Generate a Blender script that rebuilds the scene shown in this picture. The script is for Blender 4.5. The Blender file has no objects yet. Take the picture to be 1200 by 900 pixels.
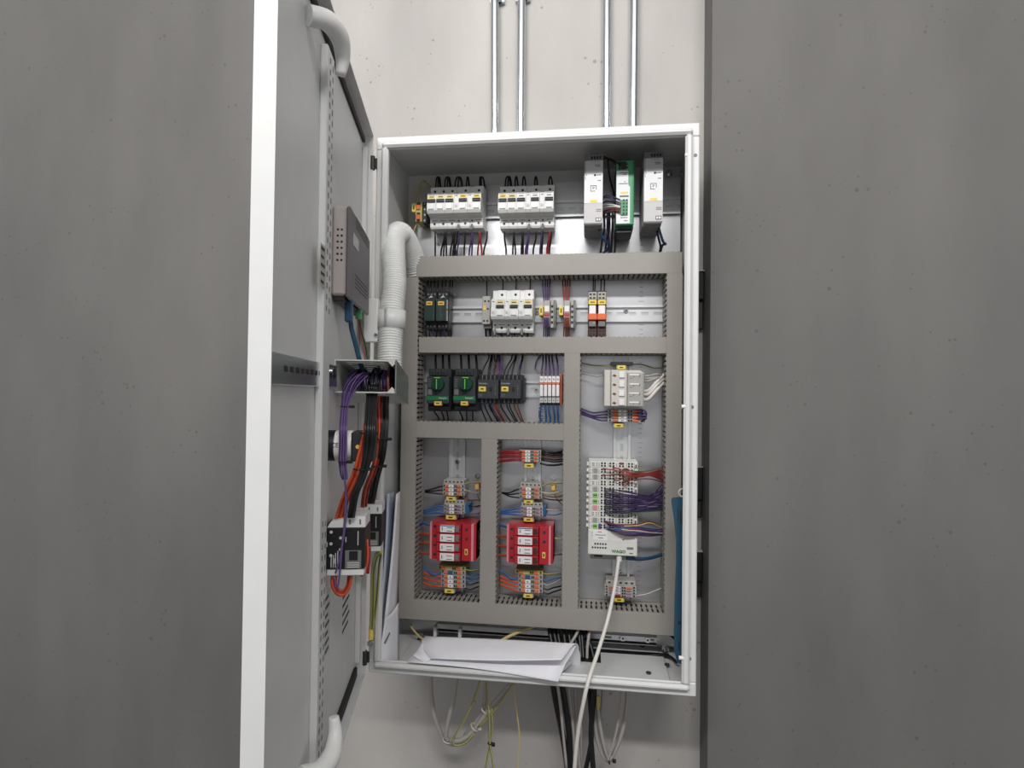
import bpy, math, random
from mathutils import Vector, Matrix
random.seed(7)
C = bpy.context.scene.collection
SC = bpy.context.scene
# ------------------------------------------------------------------ camera
ZC = 1.5                                  # height of the cabinet centre
FPX = 690.0
CAM = Vector((.10869, -1.07659, .02085 + ZC))
YAW, PIT, ROL = -.130566, .016255, .0118947
_F = Vector((math.sin(YAW)*math.cos(PIT), math.cos(YAW)*math.cos(PIT), math.sin(PIT)))
_R0 = Vector((math.cos(YAW), -math.sin(YAW), 0)); _U0 = _R0.cross(_F)
_R = math.cos(ROL)*_R0 + math.sin(ROL)*_U0; _U = -math.sin(ROL)*_R0 + math.cos(ROL)*_U0
cd = bpy.data.cameras.new('camera'); cam = bpy.data.objects.new('camera', cd); C.objects.link(cam)
cd.sensor_width = 36; cd.lens = FPX*36/1200; cd.clip_start = .02
M = Matrix((_R, _U, -_F)).transposed().to_4x4(); M.translation = CAM; cam.matrix_world = M
SC.camera = cam
# ------------------------------------------------------------------ world, lights, exposure
w = bpy.data.worlds.new('room_light'); SC.world = w; w.use_nodes = True
w.node_tree.nodes['Background'].inputs[0].default_value = (.97, .98, 1, 1)
w.node_tree.nodes['Background'].inputs[1].default_value = .36
SC.view_settings.view_transform = 'Standard'; SC.view_settings.look = 'None'
SC.view_settings.gamma = 1; SC.view_settings.use_curve_mapping = False
SC.view_settings.exposure = 0.52
TILT = math.radians(66)
LAMPS = [(-.15, -2.0, 3.05, 2.4, .14, 41)]
for (lx, ly, lz, ll, lw, le) in LAMPS:
    ld = bpy.data.lights.new('ceiling_lamp_light', 'AREA'); ld.shape = 'RECTANGLE'; ld.size = ll; ld.size_y = lw
    ld.energy = le; ld.color = (1, .99, .975)
    lo = bpy.data.objects.new('ceiling_lamp_light', ld); C.objects.link(lo)
    lo.location = (lx, ly+.012*math.sin(TILT), lz-.012*math.cos(TILT)); lo.rotation_euler = (TILT, 0, 0)

def ray(u, v): return _F*FPX + _R*(u-600) + _U*(450-v)
def q(u, v, y):
    "point on the plane at depth y that the photo shows at pixel u, v"
    d = ray(u, v); return CAM + d*((y-CAM.y)/d.y)
def qr(u0, v0, u1, v1, y):
    a = q(u0, (v0+v1)/2, y).x; b = q(u1, (v0+v1)/2, y).x
    t = q((u0+u1)/2, v0, y).z; s = q((u0+u1)/2, v1, y).z
    return a, b, s, t
# ------------------------------------------------------------------ materials
def s2l(c): return tuple(((x/255)/12.92 if x/255 <= .04045 else ((x/255+.055)/1.055)**2.4) for x in c)
MATS = {}
def mat(name, rgb, rough=.5, metal=0, var=.05, scale=30, bump=0, trans=0, alpha=1, coat=0):
    if name in MATS: return MATS[name]
    m = bpy.data.materials.new(name); m.use_nodes = True; nt = m.node_tree; b = nt.nodes['Principled BSDF']
    c = s2l(rgb)
    tc = nt.nodes.new('ShaderNodeTexCoord'); nz = nt.nodes.new('ShaderNodeTexNoise')
    nz.inputs['Scale'].default_value = scale; nz.inputs['Detail'].default_value = 3
    nt.links.new(tc.outputs['Object'], nz.inputs['Vector'])
    mx = nt.nodes.new('ShaderNodeMix'); mx.data_type = 'RGBA'
    mx.inputs[6].default_value = tuple(x*(1-var) for x in c)+(1,); mx.inputs[7].default_value = tuple(min(1, x*(1+var)) for x in c)+(1,)
    nt.links.new(nz.outputs['Fac'], mx.inputs[0]); nt.links.new(mx.outputs[2], b.inputs['Base Color'])
    b.inputs['Roughness'].default_value = rough; b.inputs['Metallic'].default_value = metal
    if coat: b.inputs['Coat Weight'].default_value = coat
    if trans: b.inputs['Transmission Weight'].default_value = trans
    if alpha < 1: b.inputs['Alpha'].default_value = alpha
    if bump:
        bp = nt.nodes.new('ShaderNodeBump'); bp.inputs['Strength'].default_value = bump; bp.inputs['Distance'].default_value = .002
        nt.links.new(nz.outputs['Fac'], bp.inputs['Height']); nt.links.new(bp.outputs['Normal'], b.inputs['Normal'])
    MATS[name] = m; return m
def concrete(name, rgb, dark):
    m = bpy.data.materials.new(name); m.use_nodes = True; nt = m.node_tree; b = nt.nodes['Principled BSDF']; L = nt.links
    tc = nt.nodes.new('ShaderNodeTexCoord')
    def noise(scale, det, stretch=None):
        n = nt.nodes.new('ShaderNodeTexNoise'); n.inputs['Scale'].default_value = scale; n.inputs['Detail'].default_value = det
        if stretch:
            mp = nt.nodes.new('ShaderNodeMapping'); mp.inputs['Scale'].default_value = stretch
            L.new(tc.outputs['Object'], mp.inputs[0]); L.new(mp.outputs[0], n.inputs['Vector'])
        else: L.new(tc.outputs['Object'], n.inputs['Vector'])
        return n
    c = s2l(rgb); d = s2l(dark)
    r1 = nt.nodes.new('ShaderNodeValToRGB'); n1 = noise(5, 6, (1, 1, .35)); L.new(n1.outputs['Fac'], r1.inputs[0])
    r1.color_ramp.elements[0].position = .3; r1.color_ramp.elements[0].color = tuple(x*.82 for x in c)+(1,)
    r1.color_ramp.elements[1].position = .7; r1.color_ramp.elements[1].color = tuple(min(1, x*1.06) for x in c)+(1,)
    vo = nt.nodes.new('ShaderNodeTexVoronoi'); vo.inputs['Scale'].default_value = 55; L.new(tc.outputs['Object'], vo.inputs['Vector'])
    n2 = noise(14, 2)
    mm = nt.nodes.new('ShaderNodeMath'); mm.operation = 'MULTIPLY_ADD'; L.new(n2.outputs['Fac'], mm.inputs[0]); mm.inputs[1].default_value = .9
    L.new(vo.outputs['Distance'], mm.inputs[2])
    r2 = nt.nodes.new('ShaderNodeValToRGB'); L.new(mm.outputs[0], r2.inputs[0])
    r2.color_ramp.elements[0].position = .43; r2.color_ramp.elements[0].color = (.5, .5, .5, 1)
    r2.color_ramp.elements[1].position = .50; r2.color_ramp.elements[1].color = (0, 0, 0, 1)
    mx = nt.nodes.new('ShaderNodeMix'); mx.data_type = 'RGBA'; L.new(r2.outputs[0], mx.inputs[0]); L.new(r1.outputs[0], mx.inputs[6])
    mx.inputs[7].default_value = d+(1,); L.new(mx.outputs[2], b.inputs['Base Color'])
    b.inputs['Roughness'].default_value = .85
    bp = nt.nodes.new('ShaderNodeBump'); bp.inputs['Strength'].default_value = .15; bp.inputs['Distance'].default_value = .003
    n3 = noise(120, 4); L.new(n3.outputs['Fac'], bp.inputs['Height']); L.new(bp.outputs['Normal'], b.inputs['Normal'])
    MATS[name] = m; return m
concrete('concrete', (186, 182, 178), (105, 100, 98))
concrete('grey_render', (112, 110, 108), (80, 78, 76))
mat('paint', (214, 214, 213), .45); mat('paint_in', (205, 206, 207), .5); mat('white_plastic', (228, 228, 226), .4)
mat('zinc', (202, 202, 204), .34, .92, .06, 14); mat('galv', (205, 210, 215), .25, .95, .08, 60)
mat('rail_steel', (218, 219, 220), .36, .72); mat('duct', (152, 148, 142), .55); mat('duct_cover', (156, 151, 145), .5)
mat('mcb_white', (226, 226, 224), .45); mat('mcb_grey', (196, 196, 198), .5); mat('black', (22, 22, 24), .45); mat('dark', (42, 44, 47), .5)
mat('schneider_grey', (52, 56, 60), .5); mat('yellow_tag', (236, 208, 92), .5); mat('orange_tag', (240, 190, 95), .5); mat('orange', (226, 108, 62), .5)
mat('ink', (40, 40, 42), .6); mat('ink_soft', (120, 120, 124), .6)
mat('terminal_grey', (176, 172, 166), .5); mat('spd_red', (182, 34, 48), .4, coat=.2); mat('label_white', (238, 234, 234), .5)
mat('plc_white', (221, 220, 214), .5); mat('plc_grey', (150, 152, 150), .5); mat('led_green', (120, 200, 80), .5); mat('pink', (225, 140, 150), .5)
mat('green_dark', (20, 120, 75), .45); mat('green_module', (70, 150, 105), .45); mat('green_deep', (30, 62, 52), .5); mat('teal_blue', (36, 76, 98), .45)
mat('psu_grey', (196, 194, 194), .45); mat('psu_white', (226, 226, 228), .45); mat('psu_dark', (118, 117, 117), .5)
mat('w_black', (24, 24, 26), .4); mat('w_purple', (74, 54, 104), .4); mat('w_orange', (206, 84, 46), .4); mat('w_red', (138, 40, 46), .4)
mat('w_blue', (52, 104, 164), .4); mat('w_teal', (30, 68, 98), .4); mat('w_brown', (120, 62, 46), .4); mat('w_white', (224, 220, 214), .4); mat('w_grey', (168, 162, 157), .5)
mat('w_yellow', (178, 168, 96), .4); mat('w_green', (80, 108, 62), .4); mat('w_pink', (164, 60, 62), .4); mat('w_cream', (206, 186, 128), .4)
mat('hose', (236, 236, 234), .4); mat('router_body', (172, 162, 158), .4); mat('router_lid', (100, 97, 100), .45); mat('paper', (236, 235, 240), .8); mat('paper_blue', (190, 200, 214), .8)
mat('rubber', (34, 35, 37), .7); mat('steel_dark', (66, 64, 63), .5, .3); mat('clear_dark', (70, 88, 84), .12, trans=.35, coat=.5); mat('knob_green', (14, 66, 46), .4)
mat('beige', (206, 203, 196), .5); mat('beige_dark', (172, 170, 165), .5); mat('tie_white', (214, 206, 196), .5); mat('red_soft', (190, 60, 66), .5); mat('purple_grey', (150, 120, 140), .5)
mat('sticker', (200, 200, 198), .6); mat('blue_block', (30, 96, 140), .5); mat('yg_body', (188, 180, 112), .5); mat('brown_dark', (70, 42, 38), .5); mat('bright_steel', (190, 192, 195), .2, 1)
m_l = bpy.data.materials.new('lamp_glow'); m_l.use_nodes = True
m_l.node_tree.nodes['Principled BSDF'].inputs['Emission Color'].default_value = (1, .98, .95, 1); m_l.node_tree.nodes['Principled BSDF'].inputs['Emission Strength'].default_value = 3; MATS['lamp_glow'] = m_l
# ------------------------------------------------------------------ mesh helpers
class MB:
    def __init__(s): s.v = []; s.f = []; s.m = []; s.sm = []
    def add(s, vs, fs, mi=0, smooth=False):
        o = len(s.v); s.v += [tuple(x) for x in vs]
        for f in fs: s.f.append([o+i for i in f]); s.m.append(mi); s.sm.append(smooth)
        return s
    def box(s, x0, x1, y0, y1, z0, z1, mi=0):
        x0, x1 = min(x0, x1), max(x0, x1); y0, y1 = min(y0, y1), max(y0, y1); z0, z1 = min(z0, z1), max(z0, z1)
        v = [(x, y, z) for x in (x0, x1) for y in (y0, y1) for z in (z0, z1)]
        return s.add(v, [(0, 1, 3, 2), (4, 6, 7, 5), (0, 4, 5, 1), (2, 3, 7, 6), (0, 2, 6, 4), (1, 5, 7, 3)], mi)
    def cbox(s, x0, x1, y0, y1, z0, z1, c=.001, mi=0):
        lo = (min(x0, x1), min(y0, y1), min(z0, z1)); hi = (max(x0, x1), max(y0, y1), max(z0, z1))
        c = min(c, *[(hi[i]-lo[i])*.45 for i in range(3)])
        v = []; idx = {}
        for a in (0, 1):
            for b in (0, 1):
                for d in (0, 1):
                    k = (a, b, d); P = [hi[i] if k[i] else lo[i] for i in range(3)]; I = [P[i]-c if k[i] else P[i]+c for i in range(3)]
                    for ax in range(3):
                        idx[(k, ax)] = len(v); t = list(I); t[ax] = P[ax]; v.append(t)
        f = []
        for ax in range(3):
            o = [i for i in range(3) if i != ax]
            for sd in (0, 1):
                r = []
                for (p, g) in ((0, 0), (1, 0), (1, 1), (0, 1)):
                    k = [0]*3; k[ax] = sd; k[o[0]] = p; k[o[1]] = g; r.append(idx[(tuple(k), ax)])
                f.append(r)
            for p in (0, 1):
                for g in (0, 1):
                    k0 = [0]*3; k1 = [1]*3; k0[o[0]] = k1[o[0]] = p; k0[o[1]] = k1[o[1]] = g
                    k0 = tuple(k0); k1 = tuple(k1)
                    f.append([idx[(k0, o[0])], idx[(k1, o[0])], idx[(k1, o[1])], idx[(k0, o[1])]])
        for a in (0, 1):
            for b in (0, 1):
                for d in (0, 1): f.append([idx[((a, b, d), 0)], idx[((a, b, d), 1)], idx[((a, b, d), 2)]])
        return s.add(v, f, mi)
    def prism(s, poly, axis, a0, a1, mi=0):
        n = len(poly); v = []
        for a in (a0, a1):
            for (p, g) in poly: v.append((a, p, g) if axis == 0 else (p, a, g) if axis == 1 else (p, g, a))
        return s.add(v, [list(range(n))[::-1], [n+i for i in range(n)]]+[[i, (i+1) % n, n+(i+1) % n, n+i] for i in range(n)], mi)
    def cyl(s, p0, p1, r, n=10, mi=0, r1=None, smooth=True):
        p0 = Vector(p0); p1 = Vector(p1); d = (p1-p0).normalized(); a = d.orthogonal().normalized(); b = d.cross(a); r1 = r if r1 is None else r1
        v = []
        for (p, rr) in ((p0, r), (p1, r1)):
            for i in range(n): t = 2*math.pi*i/n; v.append(p+a*math.cos(t)*rr+b*math.sin(t)*rr)
        s.add(v, [[i, (i+1) % n, n+(i+1) % n, n+i] for i in range(n)], mi, smooth)
        s.add(v[:n], [list(range(n))[::-1]], mi); s.add(v[n:], [list(range(n))], mi); return s
    def sweep(s, pts, radii, n=6, mis=None):
        pts = [Vector(p) for p in pts]; N = len(pts); prev = None; v = []
        for i, p in enumerate(pts):
            t = (pts[min(i+1, N-1)]-pts[max(i-1, 0)]).normalized()
            a = (prev - t*prev.dot(t)) if prev else t.orthogonal()
            if a.length < 1e-6: a = t.orthogonal()
            a.normalize(); prev = a; b = t.cross(a); r = radii[i] if isinstance(radii, list) else radii
            for k in range(n): g = 2*math.pi*k/n; v.append(p+a*math.cos(g)*r+b*math.sin(g)*r)
        o = len(s.v); s.v += [tuple(x) for x in v]
        for i in range(N-1):
            for k in range(n):
                s.f.append([o+i*n+k, o+i*n+(k+1) % n, o+(i+1)*n+(k+1) % n, o+(i+1)*n+k]); s.m.append(mis[k % len(mis)] if mis else 0); s.sm.append(True)
        s.f.append([o+k for k in range(n)][::-1]); s.m.append(0); s.sm.append(False)
        s.f.append([o+(N-1)*n+k for k in range(n)]); s.m.append(0); s.sm.append(False)
        return s
    def mesh(s, name, mats):
        me = bpy.data.meshes.new(name); me.from_pydata(s.v, [], s.f)
        for m in (mats if isinstance(mats, (list, tuple)) else [mats]): me.materials.append(MATS[m])
        me.polygons.foreach_set('material_index', s.m); me.polygons.foreach_set('use_smooth', s.sm)
        import bmesh
        b = bmesh.new(); b.from_mesh(me); bmesh.ops.recalc_face_normals(b, faces=b.faces); b.to_mesh(me); b.free()
        me.update(); return me
def smooth(pts, k=5):
    P = [Vector(p) for p in pts]
    if len(P) < 3: return [P[0].lerp(P[1], i/k) for i in range(k+1)]
    P = [P[0]*2-P[1]]+P+[P[-1]*2-P[-2]]; out = []
    for i in range(1, len(P)-2):
        a, b, c, d = P[i-1:i+3]
        for j in range(k):
            t = j/k; out.append(.5*((2*b)+(c-a)*t+(2*a-5*b+4*c-d)*t*t+(3*b-a-3*c+d)*t**3))
    out.append(P[-2]); return out
def link(name, me, parent=None, loc=None, rot=None):
    o = bpy.data.objects.new(name, me); C.objects.link(o)
    if parent: o.parent = parent
    if loc is not None: o.location = loc
    if rot is not None: o.rotation_euler = rot
    return o
def tag(o, label, cat, group=None):
    o['label'] = label; o['category'] = cat
    if group: o['group'] = group
    return o
def thing(name, label, cat, loc, rot=(0, 0, 0), group=None):
    return tag(link(name, None, None, loc, rot), label, cat, group)
def part(name, mb, mats, parent, label=None, loc=None):
    o = link(name, mb if isinstance(mb, bpy.types.Mesh) else mb.mesh(name, mats), parent, loc)
    if label: o['label'] = label
    return o
def solo(name, mb, mats, label, cat, loc=(0, 0, 0), rot=(0, 0, 0), group=None):
    return tag(link(name, mb.mesh(name, mats), None, loc, rot), label, cat, group)
def struct(name, mb, mats):
    o = link(name, mb.mesh(name, mats)); o['kind'] = 'structure'; return o
def copy_tree(o, loc, label=None, group=None, parent=None):
    c = o.copy(); C.objects.link(c); c.parent = parent
    if loc is not None: c.location = loc
    if label: c['label'] = label
    if group: c['group'] = group
    for ch in [x for x in bpy.data.objects if x.parent == o]: copy_tree(ch, None, parent=c)
    return c
def text_mb(txt, size, m, ext=.0001, bold=0):
    cu = bpy.data.curves.new('lettering', 'FONT'); cu.body = txt; cu.size = size; cu.align_x = 'CENTER'; cu.align_y = 'CENTER'; cu.extrude = ext; cu.resolution_u = 2; cu.offset = bold
    o = bpy.data.objects.new('lettering', cu); C.objects.link(o)
    me = bpy.data.meshes.new_from_object(o.evaluated_get(bpy.context.evaluated_depsgraph_get())); bpy.data.objects.remove(o)
    me.materials.clear(); me.materials.append(MATS[m]); return me
def text(name, txt, size, m, parent, loc, rot=(math.pi/2, 0, 0), bold=0):
    o = link(name, text_mb(txt, size, m, bold=bold), parent, loc, rot); return o
WR = {}
def wire(pts, r, m, label, group=None, name='wire', n=6, k=5, cat='wire'):
    "pts: (u, v, y) pixels with a depth, or Vectors"
    P = [p if isinstance(p, Vector) else q(*p) for p in pts]
    P = smooth(P, k); o0 = P[0].copy(); mb = MB()
    if m == 'yg': mb.sweep([p-o0 for p in P], r, n, [0, 0, 1] if n % 3 == 0 else [0, 0, 1, 0]); mm = ['w_yellow', 'w_green']
    else: mb.sweep([p-o0 for p in P], r, n); mm = m
    return solo(name, mb, mm, label, cat, o0, group=group)
def lines_mb(x0, x1, z0, z1, n, y=0, frac=.45, ragged=True):
    "rows of print on a flat label facing -y"
    mb = MB(); h = (z1-z0)/n
    for i in range(n):
        e = x1 if not ragged else x0+(x1-x0)*random.uniform(.55, 1)
        zc = z1-h*(i+.5); mb.box(x0, e, y-.0002, y, zc-h*frac/2, zc+h*frac/2)
    return mb
# ================================================================== THE ROOM
mb = MB(); mb.box(-3, 3, .2, .4, 0, 3.3); struct('wall_back', mb, 'concrete')
xl = q(335, 450, .12).x; xr = q(832, 450, .12).x
mb = MB(); mb.box(-3, xl, .12, .2, 0, 3.3); struct('wall_left', mb, 'grey_render')
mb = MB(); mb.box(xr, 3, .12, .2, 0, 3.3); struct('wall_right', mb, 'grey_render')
mb = MB(); mb.box(-3, 3, -4.5, .2, -.1, 0); struct('floor', mb, 'grey_render')
mb = MB(); mb.box(-3, 3, -4.5, .2, 3.3, 3.4); struct('ceiling', mb, 'paint')
for i, (lx, ly, lz, ll, lw, le) in enumerate(LAMPS):
    t = thing('ceiling_light', 'long white ceiling luminaire hung '+'in front of the cabinet', 'lamp', (lx, ly, lz), (TILT, 0, 0))
    mb = MB(); mb.cbox(-ll/2-.03, ll/2+.03, -lw/2-.02, lw/2+.02, .004, .06, .006); part('housing', mb, 'paint', t)
    mb = MB(); mb.box(-ll/2, ll/2, -lw/2, lw/2, -.002, .004); part('diffuser', mb, 'lamp_glow', t)
    for sx in (-1, 1): part('hanger_rod', MB().cyl((sx*ll*.35, 0, .05), (sx*ll*.35, (3.3-lz)*math.sin(TILT), (3.3-lz)*math.cos(TILT)), .004, 6), 'rail_steel', t)
# ================================================================== CABINET
HX, HZ = .3, .5087
YP, YD = .170, .110
cab = thing('electrical_cabinet', 'open light grey sheet-steel control cabinet mounted on the concrete wall', 'cabinet', (0, 0, ZC))
mb = MB(); t_ = .003
mb.box(-HX, HX, .196, .1995, -HZ, HZ); mb.box(-HX, -HX+t_, .004, .196, -HZ, HZ); mb.box(HX-t_, HX, .004, .196, -HZ, HZ)
mb.box(-HX+t_, HX-t_, .004, .196, HZ-t_, HZ); mb.box(-HX+t_, HX-t_, .004, .196, -HZ, -HZ+t_)
part('body', mb, 'paint', cab)
def ring(mb, ox, oz, ix, iz, y0, y1, c=.002):
    mb.cbox(-ox, ox, y0, y1, iz, oz, c); mb.cbox(-ox, ox, y0, y1, -oz, -iz, c)
    mb.cbox(-ox, -ix, y0, y1, -iz, iz, c); mb.cbox(ix, ox, y0, y1, -iz, iz, c)
mb = MB(); ring(mb, HX, HZ, .275, .484, 0, .005); part('frame_flange', mb, 'paint', cab)
mb = MB(); ring(mb, .2875, .4965, .274, .4855, -.010, .001, .004); part('frame_rim', mb, 'paint', cab)
mb = MB(); mb.box(-.2675, .292, YP, YP+.0025, -.492, .472); plate = part('mounting_plate', mb, 'zinc', cab, 'galvanised steel mounting plate')
for zf in (-.492, .47): part('plate_fold', MB().box(-.2675, .292, YP+.0025, YP+.012, zf, zf+.002), 'zinc', plate)
mb = MB()
for i in range(0, 96):
    z = -.47+i*.0098; L = .0075 if i % 5 else .011
    mb.box(.214-L/2, .214+L/2, YP-.0003, YP, z-.0004, z+.0004)
part('ruler_mark', mb, 'ink_soft', plate)['kind'] = 'stuff'
def bolt(u, v, y, r, parent=plate):
    p = q(u, v, y); mb = MB(); mb.cyl((p.x, y, p.z-ZC), (p.x, y-.002, p.z-ZC), r, 14); mb.cyl((p.x, y-.002, p.z-ZC), (p.x, y-.007, p.z-ZC), r*.62, 6, smooth=False); mb.cyl((p.x, y-.007, p.z-ZC), (p.x, y-.012, p.z-ZC), r*.35, 8)
    part('bolt', mb, 'bright_steel', parent)
for (u, v, r) in ((514, 285, .005), (560, 558, .006), (649, 560, .007), (494, 745, .007), (779, 761, .009)): bolt(u, v, YP, r)
for (u, v) in ((784, 203), (800, 203)): bolt(u, v, .196, .008, cab)
# keyhole cut in the lower plate
p = q(755, 754.5, YP); mb = MB(); mb.cyl((p.x-.004, YP-.0004, p.z-ZC), (p.x-.004, YP, p.z-ZC), .0075, 16); mb.box(p.x-.004, p.x+.014, YP-.0004, YP, p.z-ZC-.0035, p.z-ZC+.0035); part('keyhole', mb, 'black', plate)
# gland plate on the cabinet floor
mb = MB(); part('rear_gap', MB().box(-.25, .275, .142, .165, -HZ+.003, -HZ+.0036), 'black', cab); mb.cbox(-.255, .262, .03, .140, -HZ+.003, -HZ+.008, .002); gp = part('gland_plate', mb, 'paint_in', cab)
for (u, v) in ((785, 783), (760, 795)):
    p = q(u, v, .06); mb = MB(); mb.cyl((p.x, .06 if v > 790 else .1, -HZ+.008), (p.x, .06 if v > 790 else .1, -HZ+.011), .005, 6, smooth=False); part('screw', mb, 'steel_dark', gp)
a = q(688, 776, .11).x; b = q(704, 776, .11).x
mb = MB(); mb.box(a-.03, b, .09, .139, -HZ+.0082, -HZ+.0088); part('cable_opening', mb, 'black', gp)
# plugs and holes in the frame's latch side, hinge knuckles on the other
for (u, v) in ((815, 182), (811, 477), (808, 772)):
    p = q(u, v, 0); mb = MB(); mb.cyl((p.x, .0005, p.z-ZC), (p.x, -.0006, p.z-ZC), .0032, 12); part('latch_hole', mb, 'psu_dark', cab)
    p = q(u-9.5, v-.5, -.008); mb = MB(); mb.cyl((p.x+.004, -.006, p.z-ZC), (p.x-.004, -.006, p.z-ZC), .0035, 10); part('plug', mb, 'white_plastic', cab)
for v in (190, 772):
    p = q(438.5 if v < 400 else 428.5, v, -.012); mb = MB(); mb.cyl((-HX-.004, -.008, p.z-ZC-.013), (-HX-.004, -.008, p.z-ZC+.013), .0045, 10); mb.box(-HX-.012, -HX+.003, -.006, -.002, p.z-ZC-.010, p.z-ZC+.010); part('hinge', mb, 'steel_dark', cab)
# ------------------------------------------------------------------ door (part of the cabinet)
DA = math.radians(-77); DO = Vector((-.3205, -.012, ZC)); DD = Vector((math.cos(DA), math.sin(DA), 0)); DN = Vector((-math.sin(DA), math.cos(DA), 0))
def dn(u, v, off):
    "s, z on the door plane raised by off"
    d = ray(u, v); t = ((DO+DN*off)-CAM).dot(DN)/d.dot(DN); P = CAM+d*t-DO; return P.dot(DD), P.z
def ds(u, v, s):
    "off, z on the plane across the door at distance s from the hinge"
    d = ray(u, v); t = ((DO+DD*s)-CAM).dot(DD)/d.dot(DD); P = CAM+d*t-DO; return P.dot(DN), P.z
DR = (0, 0, DA)
def dpt(s, off, z): return DO+DD*s+DN*off+Vector((0, 0, z))
DW = .6
mb = MB(); mb.box(0, DW, -.002, 0, -.509, .509); mb.box(0, DW, 0, .018, .5065, .509); mb.box(0, DW, 0, .018, -.509, -.5065)
mb.box(0, .002, 0, .018, -.5065, .5065); mb.box(DW-.002, DW, 0, .018, -.5065, .5065)
door = part('door', mb, 'paint', cab); door.location = DO-Vector((0, 0, ZC)); door.rotation_euler = DR
mb = MB()
mb.cbox(.014, DW-.014, 0, .005, .487, .499, .002); mb.cbox(.014, DW-.014, 0, .006, -.5055, -.487, .002)
mb.cbox(DW-.026, DW-.014, 0, .005, -.487, .487, .002)
part('gasket', mb, 'rubber', door)
# door stiffener strip beside the hinge
mb = MB(); mb.cbox(.004, .020, 0, .010, -.48, .48, .002); part('stiffener', mb, 'paint', door)
def latch_hook(zc, sgn):
    mb = MB(); P = []
    for i in range(9):
        a = math.pi*(.98-.80*i/8); P.append((.40+.028*math.cos(a)*-1-.012, .006+.030*math.sin(a)+.006, zc+sgn*(-.018*i/8)))
    s0, _ = dn(388 if sgn > 0 else 379, 60 if sgn > 0 else 893, .02)
    pts = [(s0+.05, .004, zc+sgn*.012), (s0+.035, .022, zc+sgn*.016), (s0+.012, .032, zc+sgn*.012), (s0-.006, .033, zc-sgn*.004), (s0-.010, .030, zc-sgn*.024)]
    mb.sweep(smooth(pts, 5), [.012-.0055*max(0, (i-10)/10) for i in range(21)], 10)
    part('latch_hook', mb, 'white_plastic', door)
latch_hook(dn(388, 60, .02)[1], 1); latch_hook(dn(370, 893, .02)[1], -1)
# perforated door rail (free side) with print marks, and printed stickers
s0, z0 = dn(380, 350, .004); s1, z1 = dn(380, 20, .004); zr = dn(379, 160, .004)[1]
mb = MB(); mb.cbox(s0-.012, s0+.030, 0, .010, -.47, .47, .002); rail = part('door_rail', mb, 'paint', door)
mb = MB()
for i in range(62):
    z = -.45+i*.0148
    if -.15 < z < .12: continue
    mb.box(s0-.004, s0+.001, .010, .0104, z-.0035, z+.0035); mb.box(s0+.012, s0+.017, .010, .0104, z-.0010, z+.006)
part('rail_perforation', mb, 'ink_soft', rail)['kind'] = 'stuff'
def sticker(u0, v0, u1, v1, n, off=.0005, m='sticker', par=None):
    a = dn(u0, v0, off); b = dn(u1, v1, off); x0, x1 = sorted((a[0], b[0])); zz0, zz1 = sorted((a[1], b[1]))
    mb = MB(); mb.box(x0, x1, off-.0005, off, zz0, zz1); o = part('sticker', mb, m, par or door)
    mb = MB(); h = (zz1-zz0)/n
    for i in range(n):
        zc = zz1-h*(i+.5); e = x0+(x1-x0)*random.uniform(.1, .4); mb.box(e, x1-(x1-x0)*.06, off, off+.0002, zc-h*.18, zc+h*.18)
    part('print_lines', mb, 'ink', o)
sticker(401, 698, 410, 727, 5, m='paint'); sticker(376.5, 706, 386, 760, 7)
sticker(376, 284, 381, 338, 5, off=.0108, m='terminal_grey')
# ------------------------------------------------------------------ conduits above and the bars beside the cabinet
for i, (u0, u1) in enumerate(((580.5, 580.5), (610.5, 611.5), (711, 711.5), (742, 743.5))):
    a = q(u1, 0, .186); b = q(u0, 150, .186); d = (a-b)
    x = b.x; t = thing('steel_conduit', ['first conduit pipe of the pair above the second breaker block', 'second conduit pipe of the pair above the second breaker block', 'duller galvanised conduit pipe above the first power supply', 'brighter galvanised conduit pipe above the green converter'][i], 'pipe', (x, .187, ZC+HZ), group='conduit pipes above the cabinet')
    mb = MB(); mb.cyl((0, 0, 0), (d.x/d.z*1.2, 0, 1.2), .0092, 20); part('pipe', mb, 'galv', t)
    zc = q(580, 2, .187).z-ZC-HZ; mb = MB(); mb.box(-.016, .016, .002, .013, zc, zc+.014); mb.cyl((0, 0, zc), (0, 0, zc+.014), .0106, 20); part('pipe_clip', mb, 'galv', t)
for i, (v0, v1, v2) in enumerate(((319, 352, 386), (547, 585, 607), (645, 680, 700))):
    z0 = q(822, v1, .19).z; z1 = q(822, v0, .19).z; z2 = q(822, v2, .19).z
    t = thing('support_rail', ['dark steel wall rail beside the second breaker row', 'dark steel wall rail beside the blue strip', 'lowest dark steel wall rail beside the cabinet'][i], 'rail', (.42, .2, z0))
    mb = MB(); mb.cbox(-.118, xr-.421, -.022, 0, 0, z1-z0, .002); part('channel', mb, 'rubber', t)
    mb = MB(); mb.cbox(-.118, xr-.421, -.012, 0, z2-z0, -.0005, .002); part('flange', mb, 'steel_dark', t)
    mb = MB(); mb.box(-.118, xr-.421, -.024, -.001, z1-z0, z1-z0+.0015); part('top_edge', mb, 'sticker', t)
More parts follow.
